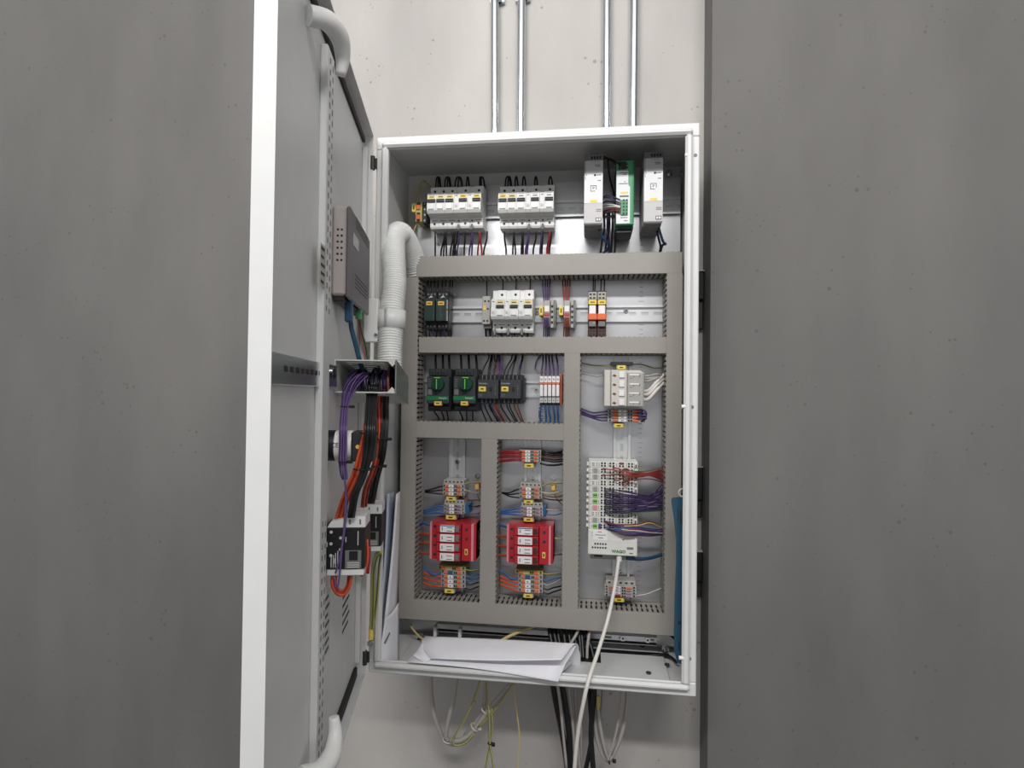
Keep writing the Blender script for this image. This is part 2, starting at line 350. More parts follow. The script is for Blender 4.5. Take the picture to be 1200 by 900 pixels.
# ================================================================== WIRING DUCTS
def duct(label, x0, x1, z0, z1, vert, sides):
    "slotted grey wiring duct on the mounting plate; sides: which long walls carry fingers"
    cx, cz = (x0+x1)/2, (z0+z1)/2
    t = thing('wiring_duct', label, 'cable duct', (cx, YP, cz+ZC))
    hx, hz = (x1-x0)/2, (z1-z0)/2; H = YP-YD
    part('base', MB().box(-hx, hx, -.002, 0, -hz, hz), 'duct', t)
    mb = MB(); mb.cbox(-hx-.0006, hx+.0006, -H, -H+.0018, -hz-.0006, hz+.0006, .0006)
    if vert: mb.box(-hx-.0006, -hx+.0006, -H+.001, -H+.007, -hz, hz); mb.box(hx-.0006, hx+.0006, -H+.001, -H+.007, -hz, hz)
    else: mb.box(-hx, hx, -H+.001, -H+.007, -hz-.0006, -hz+.0006); mb.box(-hx, hx, -H+.001, -H+.007, hz-.0006, hz+.0006)
    part('cover', mb, 'duct_cover', t)
    L = (hz if vert else hx); hw = (hx if vert else hz); n = int(2*L/.010)
    for sd in (-1, 1):
        mb = MB(); fl = .0020 if sd in sides else 0; a0, a1 = sd*(hw+fl)-sd*.0014, sd*(hw+fl)
        def bar(l0, l1, y0, y1):
            if vert: mb.box(a0, a1, y0, y1, l0, l1)
            else: mb.box(l0, l1, y0, y1, a0, a1)
        bar(-L, L, -.014, -.002)
        if sd in sides:
            for i in range(n+1):
                c = -L+i*.010; bar(max(-L, c-.003), min(L, c+.003), -H+.003, -.014)
                if i < n: bar(c+.003, c+.0042, -H+.022, -.030)
                if i < n: bar(c+.0058, c+.007, -H+.022, -.030)
        else: bar(-L, L, -H+.004, -.014)
        o = part('slotted_wall', mb, 'duct', t)
        if sd in sides: o['kind'] = 'stuff'
    mb = MB(); k = max(2, int(hw*2/.011))
    for j in range(k):
        for dy in (-.012, -.024, -.036):
            c = -hw+.006+(2*hw-.012)*j/(k-1); P = []
            for i in range(14):
                l = (-L+.006)+(2*L-.012)*i/13; cc = c+random.uniform(-.001, .001); P.append((cc, dy+random.uniform(-.002, .002), l) if vert else (l, dy+random.uniform(-.002, .002), cc))
            mb.sweep(P, .0048, 6)
    o = link('packed_wires', mb.mesh('packed_wires', 'w_black'), None, (cx, YP, cz+ZC)); tag(o, 'packed black wires inside the '+label, 'wires'); o['kind'] = 'stuff'
    return t
duct('wide horizontal wiring duct below the breakers and power supplies', -.25, .287, .262, .303, False, (-1, 1))
duct('horizontal wiring duct between the three-breaker row and the contactor row', -.243, .258, .104, .135, False, (-1, 1))
duct('short horizontal wiring duct under the contactor row', -.2465, .058, -.072, -.040, False, (-1, 1))
duct('wide horizontal wiring duct along the bottom of the mounting plate', -.278, .288, -.447, -.407, False, (-1, 1))
duct('vertical wiring duct along the hose side of the mounting plate', -.2785, -.2475, -.4065, .2612, True, (-1, 1))
duct('vertical wiring duct behind the blue strip', .2592, .288, -.4065, .2612, True, (-1, 1))
duct('vertical wiring duct between the surge arresters and the controller', .059, .0895, -.4065, .1034, True, (-1, 1))
duct('vertical wiring duct between the two red surge arresters', -.108, -.077, -.4065, -.0727, True, (-1, 1))
# ================================================================== DIN RAILS
def din_rail(label, cx, cz, L, vert):
    t = thing('din_rail', label, 'rail', (cx, YP, cz+ZC), (0, math.pi/2, 0) if vert else (0, 0, 0))
    mb = MB(); h = L/2
    prof = [(-.0003, -.0125), (-.0075, -.0125), (-.0075, -.0175), (-.0065, -.0175), (-.0065, -.0135), (-.0003, -.0135)]
    mb.prism(prof, 0, -h, h); mb.prism([(y, -z) for (y, z) in prof], 0, -h, h)
    part('lip', mb, 'rail_steel', t)
    mb = MB(); mb.box(-h, h, -.0013, -.0003, -.0125, -.003); mb.box(-h, h, -.0013, -.0003, .003, .0125)
    n = int(L/.025)
    for i in range(n+1):
        c = -h+i*.025; mb.box(max(-h, c-.005), min(h, c+.005), -.0013, -.0003, -.003, .003)
    part('slotted_web', mb, 'rail_steel', t)['kind'] = 'stuff'
    return t
R1, R2, R3 = .413, .190, .031
din_rail('slotted steel mounting rail behind the breakers and power supplies', .024, R1, .534, False)
r2 = din_rail('slotted steel mounting rail behind the three-breaker row', .008, R2, .498, False)
din_rail('slotted steel mounting rail behind the contactors', -.094, R3, .300, False)
din_rail('vertical mounting rail behind the surge arrester near the hose-side duct', -.171, -.24, .33, True)
din_rail('vertical mounting rail behind the surge arrester next to the controller', -.008, -.24, .33, True)
din_rail('vertical mounting rail behind the controller', .177, -.151, .50, True)
def rail_screw(u, v, lab):
    p = q(u, v, YP-.002); t = thing('rail_screw', lab, 'screw', (p.x, YP-.0015, p.z)); part('washer', MB().cyl((0, 0, 0), (0, -.001, 0), .0052, 14), 'bright_steel', t)
    part('head', MB().cyl((0, -.001, 0), (0, -.004, 0), .0038, 12), 'bright_steel', t); part('recess', MB().box(-.0016, .0016, -.0043, -.004, -.0016, .0016), 'black', t)
rail_screw(733.5, 364.5, 'rail screw between the orange relays and the duct'); rail_screw(629.5, 366, 'rail screw beside the three-breaker block'); rail_screw(536, 541, 'rail screw above the three-way terminals beside the hose-side duct')
rail_screw(624.5, 562.5, 'rail screw below the red-wired terminals'); rail_screw(727.5, 671, 'rail screw below the controller beside the white cable'); rail_screw(628.5, 457, 'rail screw beside the five fuse terminals')
# ================================================================== BREAKERS
MW = .0188
def mcb_profile(k=1.0):
    return [(-.008, .044), (-.044, .044), (-.0465, .042), (-.0465, .0235), (-.068, .0225), (-.0715, .019), (-.0715, .003), (-.075, .000), (-.075, -.014), (-.071, -.0195), (-.0465, -.0225), (-.0465, -.040), (-.044, -.044), (-.008, -.044)]
def build_mcb(loc, label, group, tag_m, w=MW):
    t = thing('circuit_breaker', label, 'circuit breaker', loc, group=group); h = w/2-.0002
    part('body', MB().prism(mcb_profile(), 0, -h, h), 'mcb_white', t)
    part('rating_label', MB().box(-h*.78, h*.78, -.0719, -.0712, .0112, .0175), tag_m, t)
    mb = MB(); mb.box(-h*.5, h*.5, -.0721, -.0719, .0135, .0152); part('print', mb, 'ink', t)
    tg = MB(); tg.prism([(-.0712, .0095), (-.0745, .0092), (-.0765, .006), (-.0765, .0035), (-.0712, .0022)], 0, -h*.86, h*.86); part('toggle', tg, 'dark', t)
    part('front_label', MB().box(-h*.7, h*.7, -.0716, -.0709, .0184, .0192), 'ink_soft', t)
    mb = MB(); mb.prism([(-.0712, .001), (-.0765, -.0005), (-.0775, -.0115), (-.0752, -.0135), (-.0712, -.0135)], 0, -h*.62, h*.62); part('indicator_window', mb, 'white_plastic', t)
    for z in (.034, -.0345):
        part('terminal_screw', MB().cyl((0, -.0464, z), (0, -.0468, z), .0027, 10), 'black', t)
    mb = MB(); mb.box(-h*.7, h*.7, -.0468, -.0463, -.0285, -.0272); part('type_print', mb, 'ink_soft', t)
    return t
def build_aux(loc, label, group, w=MW/2, foot=True):
    t = thing('auxiliary_contact', label, 'contact block', loc, group=group); h = w/2-.0002
    part('body', MB().prism([(y+.001, z*.985) for y, z in mcb_profile()], 0, -h, h), 'mcb_white', t)
    part('test_slot', MB().box(-h*.5, h*.5, -.0708, -.0703, .0155, .0168), 'ink', t)
    mb = MB(); mb.cyl((0, -.075, -.006), (0, -.0752, -.006), .003, 10); part('push_dimple', mb, 'mcb_grey', t)
    part('terminal_screw', MB().cyl((0, -.0454, -.0285), (0, -.0458, -.0285), .0019, 8), 'black', t)
    part('ferrule', MB().cyl((0, -.0475, -.037), (0, -.052, -.050), .0023, 8), 'psu_dark', t)
    return t
ORD = ['first', 'second', 'third', 'fourth', 'fifth', 'sixth', 'seventh', 'eighth', 'ninth', 'tenth', 'eleventh']
def block(x, zc, seq, lab_m, lab_a, grp, tags):
    out = []; k = 0; na = 0
    for c in seq:
        if c == 'M':
            out.append(build_mcb((x+MW/2, YP, zc+ZC), lab_m(k), grp, tags[k])); k += 1; x += MW
        else: out.append(build_aux((x+MW/4, YP, zc+ZC), lab_a[na], grp+' (auxiliary)')); na += 1; x += MW/2
    return out
B1x = -.2265; B2x = -.0785; B3x = -.0905; Z1 = .4075; Z2 = .1905
block(B1x, Z1+.002, 'MMMaMaM', lambda k: ORD[k]+' white circuit breaker counted from the earth terminal, with a yellow label', ['narrow auxiliary contact after the third breaker from the earth terminal', 'narrow auxiliary contact after the fourth breaker from the earth terminal'], 'breakers next to the earth terminal', ['yellow_tag']*5)
block(B2x, Z1-.001, 'MMMaMaM', lambda k: ['white circuit breaker with a full yellow label in the block next to the power supplies', 'white circuit breaker with a pale yellow label in the block next to the power supplies'][k] if k < 2 else ['third', 'second', 'first'][k-2]+' white circuit breaker with a plain white label counted from the power supplies', ['narrow auxiliary contact between the third and second plain-labelled breakers near the power supplies', 'narrow auxiliary contact beside the breaker closest to the power supplies'], 'breakers next to the power supplies', ['yellow_tag', 'w_cream', 'label_white', 'label_white', 'label_white'])
block(B3x, Z2, 'aMaMaM', lambda k: ORD[k]+' white circuit breaker of the three-breaker row, counted from the grey feed terminal', ['narrow auxiliary contact against the grey feed terminal', 'narrow auxiliary contact between the first two breakers of the three-breaker row', 'narrow auxiliary contact between the last two breakers of the three-breaker row'], 'breakers in the three-breaker row', ['yellow_tag']*3)
# jumper loops above and wires below the breakers
def drop(u0, v0, u1, v1, m, lab, grp, y0=.128, y1=.145, r=.0020, bend=0):
    wire([(u0, v0, y0), (u0+(u1-u0)*.2, v0+(v1-v0)*.35, (y0+y1)/2-.004), (u1+bend, v1-(v1-v0)*.2, y1), (u1, v1+8, y1+.004)], r, m, lab, grp)
g = 'wires below the breakers next to the earth terminal'
for (a, b, m) in ((510, 510, 'w_black'), (521, 517, 'w_black'), (522, 520, 'w_black'), (531, 528, 'w_black'), (533, 531, 'w_black'), (536, 533, 'w_black'), (538, 536, 'w_purple'), (545, 544, 'w_black'), (553, 550, 'w_purple'), (554, 553, 'w_purple'), (571, 567, 'w_black'), (523, 523, 'w_black'), (530, 534, 'w_black')):
    drop(a, 271, b, 300, m, {'w_black': 'black', 'w_purple': 'purple'}[m]+' wire dropping from the breaker block next to the earth terminal', g)
drop(562, 271, 560, 299, 'w_red', 'red wire dropping from the breaker block next to the earth terminal', g); drop(562.5, 271, 564.5, 299, 'w_red', 'red wire dropping from the breaker block next to the earth terminal', g)
g = 'wires below the breakers next to the power supplies'
for (a, b, m) in ((591, 593, 'w_black'), (602, 601, 'w_black'), (602.5, 604, 'w_black'), (612, 611, 'w_black'), (613, 613, 'w_black'), (619.5, 616, 'w_purple'), (620, 618, 'w_purple'), (628.5, 625, 'w_black'), (635, 633, 'w_purple'), (636, 635, 'w_black'), (646, 644, 'w_black')):
    drop(a, 271, b, 298, m, {'w_black': 'black', 'w_purple': 'purple'}[m]+' wire dropping from the breaker block next to the power supplies', g)
drop(644, 270, 641, 297, 'w_red', 'red wire dropping from the breaker block next to the power supplies', g); drop(644.5, 270, 643, 297, 'w_red', 'red wire dropping from the breaker block next to the power supplies', g)
for (u, w_) in ((513, 5), (514.5, 3), (524, 6), (526, 4), (537, 8), (539, 5), (548, 3), (565, 5), (563, 2)):
    wire([(u-w_/2, 222, .14), (u-w_*.35, 211, .146), (u, 207.5, .150), (u+w_*.4, 212, .150), (u+w_*.6, 222, .146)], .0019, 'w_black', 'black jumper loop above the breaker block next to the earth terminal', 'jumper loops next to the earth terminal')
for (u, w_) in ((595, 6), (597, 4), (605, 3), (614, 3.5), (628, 3), (645, 4)):
    wire([(u-w_/2, 219, .14), (u-w_*.35, 210, .146), (u, 207, .150), (u+w_*.4, 211, .150), (u+w_*.6, 219, .146)], .0019, 'w_black', 'black jumper loop above the breaker block next to the power supplies', 'jumper loops next to the power supplies')
g = 'wires above and below the three-breaker row'
for u in (589, 604.5, 621): wire([(u, 343, .14), (u+.3, 335, .15), (u+.5, 324, .15)], .0013, 'w_black', 'black wire rising from the three-breaker row into the wide duct', g)
for u in (580, 587, 596, 602.5, 611, 618): wire([(u, 388, .13), (u+.6, 394, .142), (u+1, 401, .146)], .0016, 'brown_dark', 'dark wire dropping from the three-breaker row into the duct', g)
# ================================================================== EARTH TERMINAL and its green-yellow wire
x0, x1, z0, z1 = qr(487, 237, 494.5, 260, .125)
t = thing('earth_terminal', 'orange and green-yellow earth terminal at the end of the breaker rail', 'terminal block', (x0, YP, (z0+z1)/2)); h = (z1-z0)/2; W_ = x1-x0
part('body', MB().cbox(0, W_, -.046, -.006, -h, h, .001), 'yg_body', t)
for z in (-h*.55, h*.45): part('clamp_lever', MB().cbox(W_*.15, W_*.8, -.049, -.046, z-.005, z+.005, .001), 'orange', t)
for z in (-h*.15, h*.85, -h*.9): part('wire_entry', MB().box(W_*.2, W_*.75, -.0466, -.046, z-.003, z+.002), 'black', t)
part('end_clamp', MB().cbox(W_, W_+.009, -.040, -.006, -h*1.1, h*1.1, .001), 'dark', t)
for k in range(4): part('clamp_hole', MB().cbox(W_+.003, W_+.006, -.0404, -.040, -h*.9+k*.012, -h*.9+k*.012+.004, .0005), 'psu_grey', t)
part('marker', MB().cbox(-.009, 0, -.044, -.030, h*.05, h*.95, .001), 'yellow_tag', t); part('marker_print', MB().box(-.006, -.003, -.0443, -.044, h*.3, h*.7), 'ink', t)
wire([(489.5, 238, .135), (490, 228, .14), (493, 216, .15), (497, 212, .155), (501, 215, .155), (504, 219, .15)], .0022, 'yg', 'green-yellow earth wire looping over the earth terminal towards the breakers', k=6)
wire([(490.5, 259, .135), (486, 267, .13), (483, 277, .13), (484.5, 288, .14), (488, 301, .150)], .0018, 'yg', 'thin green-yellow earth wire dropping from the earth terminal', k=6)
# ================================================================== POWER SUPPLIES
def psu(u0, v0, u1, v1, yf, lab):
    x0, x1, z0, z1 = qr(u0, v0, u1, v1, yf); cx = (x0+x1)/2; w2 = (x1-x0)/2; D = YP-yf; H = z1-z0
    t = thing('power_supply', lab, 'power supply', (cx, YP, z0), group='grey power supplies')
    part('body', MB().cbox(-w2, w2, -D, -.008, 0, H, .0015), 'psu_grey', t)
    part('front_panel', MB().box(-w2*.97, w2*.97, -D-.0006, -D, H*.30, H*.76), 'psu_white', t)
    part('grey_head_band', MB().box(-w2*.97, w2*.97, -D-.0006, -D, H*.76, H*.91), 'psu_grey', t)  # grey band between the terminal head and the white front
    part('terminal_head', MB().cbox(-w2, w2, -D-.0008, -D+.02, H*.91, H+.0005, .001), 'psu_dark', t)
    tp = MB(); [tp.box(-w2*.3+i*w2*.3, -w2*.3+i*w2*.3+w2*.2, -D-.0012, -D-.0008, H*.93, H*.97) for i in range(4)]; part('terminal_slot', tp, 'black', t)['kind'] = 'stuff'
    part('foot_panel', MB().box(-w2*.97, w2*.97, -D-.0006, -D, .002, H*.295), 'psu_grey', t)
    part('indicator', MB().cyl((w2*.15, -D-.0006, H*.70), (w2*.15, -D-.0012, H*.70), .0022, 10), 'ink', t)
    mb = MB(); s = .0058; cz = H*.51
    mb.box(-s, s, -D-.0009, -D-.0006, cz+s-.001, cz+s); mb.box(-s, s*.5, -D-.0009, -D-.0006, cz-s, cz-s+.001); mb.box(-s, -s+.001, -D-.0009, -D-.0006, cz-s, cz+s); mb.box(s-.001, s, -D-.0009, -D-.0006, cz-s*.4, cz+s)
    part('logo_frame', mb, 'ink', t); text('logo_letter', 'P', .008, 'ink', t, (0, -D-.0008, cz))
    part('yellow_label', MB().box(-w2*.35, w2*.4, -D-.001, -D-.0006, H*.31, H*.345), 'yellow_tag', t)
    mb = MB()
    for (a, b, z) in ((.3, .8, .695), (.45, .8, .615), (.1, .7, .84), (.2, .75, .82), (.3, .85, .20), (.3, .85, .175), (-.8, -.7, .7)): mb.box(w2*a, w2*b, -D-.0009, -D-.0006, H*z, H*z+.0016)
    for i in range(3): mb.box(-w2*.2+i*w2*.3, -w2*.1+i*w2*.3, -D-.0009, -D-.0006, H*.885, H*.895)
    mb.box(-w2*.92, -w2*.86, -D-.0011, -D-.0006, H*.64, H*.98); part('front_print', mb, 'ink_soft', t)['kind'] = 'stuff'
    mb = MB(); mb.cbox(w2*.25, w2*.85, -D-.0012, -D-.0006, H*.035, H*.09, .0004); o = part('output_mark', mb, 'ink', t)
    part('output_mark_face', MB().box(w2*.32, w2*.52, -D-.0014, -D-.0012, H*.045, H*.08), 'psu_white', o); part('output_mark_face', MB().box(w2*.58, w2*.78, -D-.0014, -D-.0012, H*.045, H*.08), 'psu_white', o)
    part('foot_block', MB().cbox(-w2*.96, w2*.92, -D+.012, -.012, -.0035, .001, .001), 'psu_dark', t)
    return t
psu(684.5, 181, 706.5, 262.5, .066, 'tall grey power supply between the breakers and the green converter')
psu(754.5, 178, 777, 260.5, .066, 'tall grey power supply beside the free end of the mounting rail')
x0, x1, z0, z1 = qr(722, 188, 743, 263, .072); w2 = (x1-x0)/2; H = z1-z0; D = YP-.072
t = thing('signal_converter', 'green and white converter module between the two power supplies', 'module', ((x0+x1)/2, YP, z0))
part('body', MB().cbox(-w2, w2, -D+.012, -.008, -.006, H+.006, .002), 'green_deep', t)
part('front', MB().cbox(-w2, w2, -D, -D+.0125, 0, H, .001), 'green_module', t)
part('face_plate', MB().prism([(-w2*.97, .002), (w2*.55, .002), (w2*.55, H*.58), (w2*.35, H*.62), (w2*.35, H*.84), (-w2*.97, H*.84)], 1, -D-.0006, -D), 'psu_white', t)
part('upper_plug', MB().cbox(-w2*.75, w2*.1, -D-.002, -D, H*.86, H*.98, .0006), 'black', t)
for i in range(2): part('plug_hole', MB().cyl((w2*.2, -D-.0004, H*(.89+i*.05)), (w2*.2, -D, H*(.89+i*.05)), .002, 8), 'black', t)
part('lower_plug', MB().cbox(-w2*.5, w2*.3, -D-.003, -D, H*.14, H*.38, .0008), 'green_module', t)
mb = MB(); [mb.cyl((w2*(-.15+.35*j), -D-.0034, H*(.165+.052*i)), (w2*(-.15+.35*j), -D-.003, H*(.165+.052*i)), .0021, 8) for i in range(5) for j in range(2)]; part('plug_hole', mb, 'black', t)['kind'] = 'stuff'
part('yellow_label', MB().box(-w2*.5, w2*.35, -D-.0009, -D-.0006, H*.48, H*.51), 'yellow_tag', t)
mb = MB(); [mb.box(w2*a, w2*b, -D-.0009, -D-.0006, H*z, H*z+.0016) for (a, b, z) in ((-.6, .3, .80), (-.25, .2, .775), (-.6, .4, .44), (-.6, .4, .425), (-.7, .3, .63), (-.1, .05, .66), (-.5, .3, .10), (-.1, .3, .05))]; part('front_print', mb, 'ink_soft', t)['kind'] = 'stuff'
part('edge_strip', MB().box(w2*.8, w2*.93, -D-.0008, -D, .004, H*.98), 'green_dark', t)
part('foot_plug', MB().cbox(-w2, w2*.9, -D+.016, -.03, -.013, -.005, .002), 'black', t)
# wires around the power supplies
g = 'wires between the first power supply and the green converter'
for i, (m, v0, v1, nm) in enumerate((('w_purple', 229, 234, 'purple'), ('w_purple', 231, 238, 'purple'), ('w_white', 240, 242, 'white'), ('w_white', 243, 243, 'white'), ('w_black', 236, 240, 'black'), ('w_brown', 246, 245, 'brown'), ('w_brown', 248, 247, 'brown'), ('w_black', 250, 249, 'black'), ('w_purple', 247, 244, 'purple'))):
    wire([(704, v0+4, .13), (710, v0, .10), (718, (v0+v1)/2-1, .075), (727, v1, .067)], .0012, m, nm+' wire plugged into the green converter from behind the first power supply', g)
for (P, m, nm) in (([(706, 186, .12), (714, 186, .10), (722, 190, .075), (727, 193, .068)], 'w_black', 'black wire bending into the top plug of the green converter'), ([(712, 180, .14), (714, 205, .15), (719, 225, .15), (722, 245, .14)], 'w_black', 'black wire running down beside the green converter'), ([(708, 183, .12), (716, 188, .10), (728, 197, .068)], 'w_brown', 'dark brown wire bending into the top plug of the green converter')):
    wire(P, .0016, m, nm)
for (u0, u1, m, nm) in ((708, 703, 'w_black', 'black'), (714, 708, 'w_black', 'black'), (712, 715, 'w_purple', 'purple'), (722, 720, 'w_black', 'black'), (718, 716, 'w_black', 'black')):
    wire([(u0, 250, .13), (u0, 268, .13), ((u0+u1)/2, 282, .14), (u1, 303, .15)], .0022, m, nm+' wire falling into the duct between the first power supply and the green converter', g)
wire([(701, 262, .10), (704, 274, .095), (710, 283, .105), (713, 286, .12), (712, 292, .14), (700, 302, .15)], .0028, 'w_teal', 'blue wire looping under the first power supply')
wire([(771, 261, .10), (773, 271, .095), (777, 283, .11), (780, 286, .13), (776, 288, .14), (772, 303, .15)], .0026, 'w_teal', 'blue wire looping under the second power supply')
wire([(769, 261, .12), (771, 276, .115), (774, 290, .14), (771, 303, .15)], .0022, 'w_black', 'black wire under the second power supply')
for (u, v) in ((701, 176), (770, 175)): wire([(u, 186, .15), (u+.5, 176, .155), (u+1.5, 172, .17), (u+3, 180, .168)], .002, 'w_black', 'black wire arching over the '+('first' if u < 740 else 'second')+' power supply')
# ================================================================== ROW 2
# two plug-in relays with clear covers
for i, (u0, u1) in enumerate(((496.5, 509.5), (510, 523.5))):
    x0, x1, z0, z1 = qr(u0, 350, u1, 376, .108); w2 = (x1-x0)/2; H = z1-z0
    t = thing('plug_in_relay', 'clear-topped plug-in relay with orange label '+('next to the vertical duct' if i == 0 else 'nearer the free stretch of rail'), 'relay', ((x0+x1)/2, YP, z0), group='plug-in relays')
    part('socket', MB().cbox(-w2, w2*1.0, -.045, -.008, -.016, H+.018, .001), 'black', t)
    part('coil_block', MB().cbox(-w2*.7, w2*.7, -.056, -.045, .004, H-.004, .001), 'green_deep', t)
    part('clear_cover', MB().cbox(-w2*.93, w2*.93, -.062, -.045, 0, H, .0012), 'clear_dark', t)
    part('orange_label', MB().cbox(-w2*.55, w2*.55, -.0632, -.062, H*.70, H*.88, .0006), 'orange_tag', t); part('label_print', MB().box(-w2*.3, w2*.3, -.0634, -.0632, H*.77, H*.81), 'ink', t)
    part('retaining_clip', MB().prism([(-w2*.2, H+.001), (w2*.6, H+.003), (w2*.3, H+.007)], 1, -.062, -.05), 'psu_grey', t)
    for k in range(3): part('terminal_screw', MB().cyl((w2*(-.6+.6*k), -.0453, -.009), (w2*(-.6+.6*k), -.045, -.009), .0022, 8), 'psu_dark', t); part('terminal_screw', MB().cyl((w2*(-.6+.6*k), -.0453, H+.012), (w2*(-.6+.6*k), -.045, H+.012), .0022, 8), 'psu_dark', t)
for i, u in enumerate((500, 503.5, 508, 512, 517, 521, 526, 529)):
    m = ('w_black', 'w_purple')[i % 3 == 2]
    wire([(u-1, 382, .128), (u-.5, 389, .13), (u, 402, .145)], .0018, m, ('black', 'purple')[i % 3 == 2]+' wire dropping from the plug-in relays into the duct', 'wires of the plug-in relays')
    wire([(u, 347, .135), (u+1, 338, .140), (u+2, 325, .145)], .0018, 'w_black', 'black wire rising from the plug-in relays into the wide duct', 'wires of the plug-in relays')
# grey single terminal next to the breakers
x0, x1, z0, z1 = qr(565, 347, 574.5, 380, .122); w2 = (x1-x0)/2; H = z1-z0
t = thing('feed_terminal', 'grey feed-through terminal against the three-breaker block', 'terminal block', ((x0+x1)/2, YP, z0))
part('body', MB().cbox(-w2, w2, -.048, -.008, 0, H, .001), 'terminal_grey', t); part('marker', MB().box(-w2*.7, -w2*.1, -.0488, -.048, H*.5, H*.66), 'yellow_tag', t)
for (a, z) in ((-.3, .82), (.6, .82), (-.5, .12), (.3, .12), (.4, .55)): part('wire_entry', MB().cyl((w2*a, -.0484, H*z), (w2*a, -.048, H*z), .0022, 8), 'black', t)
part('end_foot', MB().cbox(-w2*.8, w2*1.2, -.04, -.008, -.008, -.0005, .001), 'psu_dark', t)
for (a, b) in (((570.5, 346), (570.5, 326)), ((569, 382), (570, 402)), ((574, 382), (575, 402))): wire([(a[0], a[1], .14), ((a[0]+b[0])/2, (a[1]+b[1])/2, .148), (b[0], b[1], .15)], .0022 if b[1] > 390 else .0014, 'w_black', 'black wire at the grey feed-through terminal', 'wires of the grey feed-through terminal')
def pair_terminal(u, vt, vb, lab, m1, wlab, mk):
    "slim terminal with a yellow end marker, a white marker, and a grey toothed end bracket"
    x0, x1, z0, z1 = qr(u, vt, u+18, vb, .125); W_ = x1-x0; H = z1-z0
    t = thing('slim_terminal', lab, 'terminal block', (x0, YP, z0))
    part('marker', MB().cbox(0, W_*.27, -.042, -.012, H*.45, H*.75, .001), 'yellow_tag', t); part('marker_print', MB().box(W_*.1, W_*.17, -.0423, -.042, H*.53, H*.67), 'ink', t)
    part('body', MB().cbox(W_*.32, W_*.72, -.046, -.008, H*.08, H*.92, .001), 'terminal_grey', t)
    part('white_marker', MB().cbox(W_*.36, W_*.68, -.0475, -.046, H*.55, H*.74, .0006), 'label_white', t)
    for z in (.28, .42): part('clamp_lever', MB().cbox(W_*.36, W_*.68, -.048, -.046, H*z, H*(z+.1), .0006), 'red_soft', t)
    part('end_bracket', MB().cbox(W_*.76, W_*.96, -.044, -.008, H*.05, H*.95, .001), 'beige_dark', t)
    mb = MB(); [mb.cbox(W_*.79, W_*.93, -.0446, -.044, H*(.18+i*.17), H*(.26+i*.17), .0004) for i in range(4)]; part('bracket_hole', mb, 'black', t)['kind'] = 'stuff'
    part('end_plate', MB().prism([(-.008, H*.1), (-.036, H*.05), (-.040, H*.3), (-.040, H*.7), (-.036, H*.95), (-.008, H*.9)], 0, W_*.96, W_*1.1), 'psu_dark', t)
    c = u+18*.5
    for i, du in enumerate((-3, -1, .8, 2.6)):
        wire([(c+du*.8, vt+10, .127), (c+du, vt+2, .128), (c+du*1.4, vt-10, .14), (c+du*1.6, vt-28, .15)], .0014, m1 if i % 3 else ('w_purple' if m1 != 'w_brown' else 'w_red'), wlab+' running up from it', wlab)
        wire([(c+du*.8, vb-14, .122), (c+du, vb-4, .123), (c+du*1.1, vb+6, .14), (c+du*1.2, vb+16, .15)], .0014, m1, wlab+' running down from it', wlab)
pair_terminal(631.5, 349, 386, 'slim terminal with purple wires and a yellow marker beside the three-breaker block', 'w_purple', 'purple wire of the slim terminal beside the three-breaker block', 0)
pair_terminal(655, 349, 386, 'slim terminal with brown wires and a yellow marker beside the orange relays', 'w_brown', 'brown wire of the slim terminal beside the orange relays', 0)
for i, (u0, u1) in enumerate(((689, 699.6), (700, 710.6))):
    x0, x1, z0, z1 = qr(u0, 340, u1, 394, .112); w2 = (x1-x0)/2; H = z1-z0
    t = thing('interface_relay', 'white relay terminal with an orange ejector, '+('on the side of the brown-wired terminal' if i == 0 else 'on the side of the rail screw'), 'relay', ((x0+x1)/2, YP, z0), group='orange relay terminals')
    part('body', MB().cbox(-w2, w2, -.050, -.008, 0, H, .001), 'brown_dark', t)
    part('connector_head', MB().cbox(-w2*.95, w2*.95, -.054, -.050, H*.80, H*.97, .001), 'beige_dark', t)
    mb = MB(); [mb.box(w2*(-.7+.8*a), w2*(-.2+.8*a), -.0545, -.054, H*(.82+.08*b), H*(.855+.08*b)) for a in range(2) for b in range(2)]; part('wire_entry', mb, 'black', t)['kind'] = 'stuff'
    part('yellow_marker', MB().cbox(-w2*.92, w2*.92, -.058, -.050, H*.69, H*.79, .001), 'yellow_tag', t); part('marker_print', MB().box(-w2*.5, w2*.5, -.0583, -.058, H*.73, H*.75), 'ink', t)
    part('relay_can', MB().cbox(-w2*.75, w2*.75, -.059, -.050, H*.48, H*.67, .001), 'label_white', t)
    part('orange_ejector', MB().cbox(-w2*1.02, w2*1.02, -.062, -.050, H*.35, H*.49, .0015), 'orange', t)
    part('grey_base', MB().cbox(-w2*.8, w2*.8, -.057, -.050, H*.21, H*.34, .001), 'psu_dark', t)
    if i == 0: part('indicator', MB().cyl((w2*.35, -.0574, H*.29), (w2*.35, -.057, H*.29), .0012, 8), 'yellow_tag', t)
    mb = MB(); [mb.box(w2*(-.7+.8*a), w2*(-.2+.8*a), -.0505, -.050, H*(.03+.08*b), H*(.065+.08*b)) for a in range(2) for b in range(2)]; part('lower_entry', mb, 'black', t)['kind'] = 'stuff'
for u in (695, 697, 704, 708): wire([(u, 342, .135), (u+.3, 334, .145), (u+.5, 322, .15)], .0011, 'w_black', 'thin black wire rising from the orange relay terminals', 'wires of the orange relays')
for u in (692, 696, 703, 707): wire([(u, 390, .13), (u+.3, 396, .145), (u+.5, 402, .15)], .0012, 'w_brown', 'brown wire dropping from the orange relay terminals', 'wires of the orange relays')
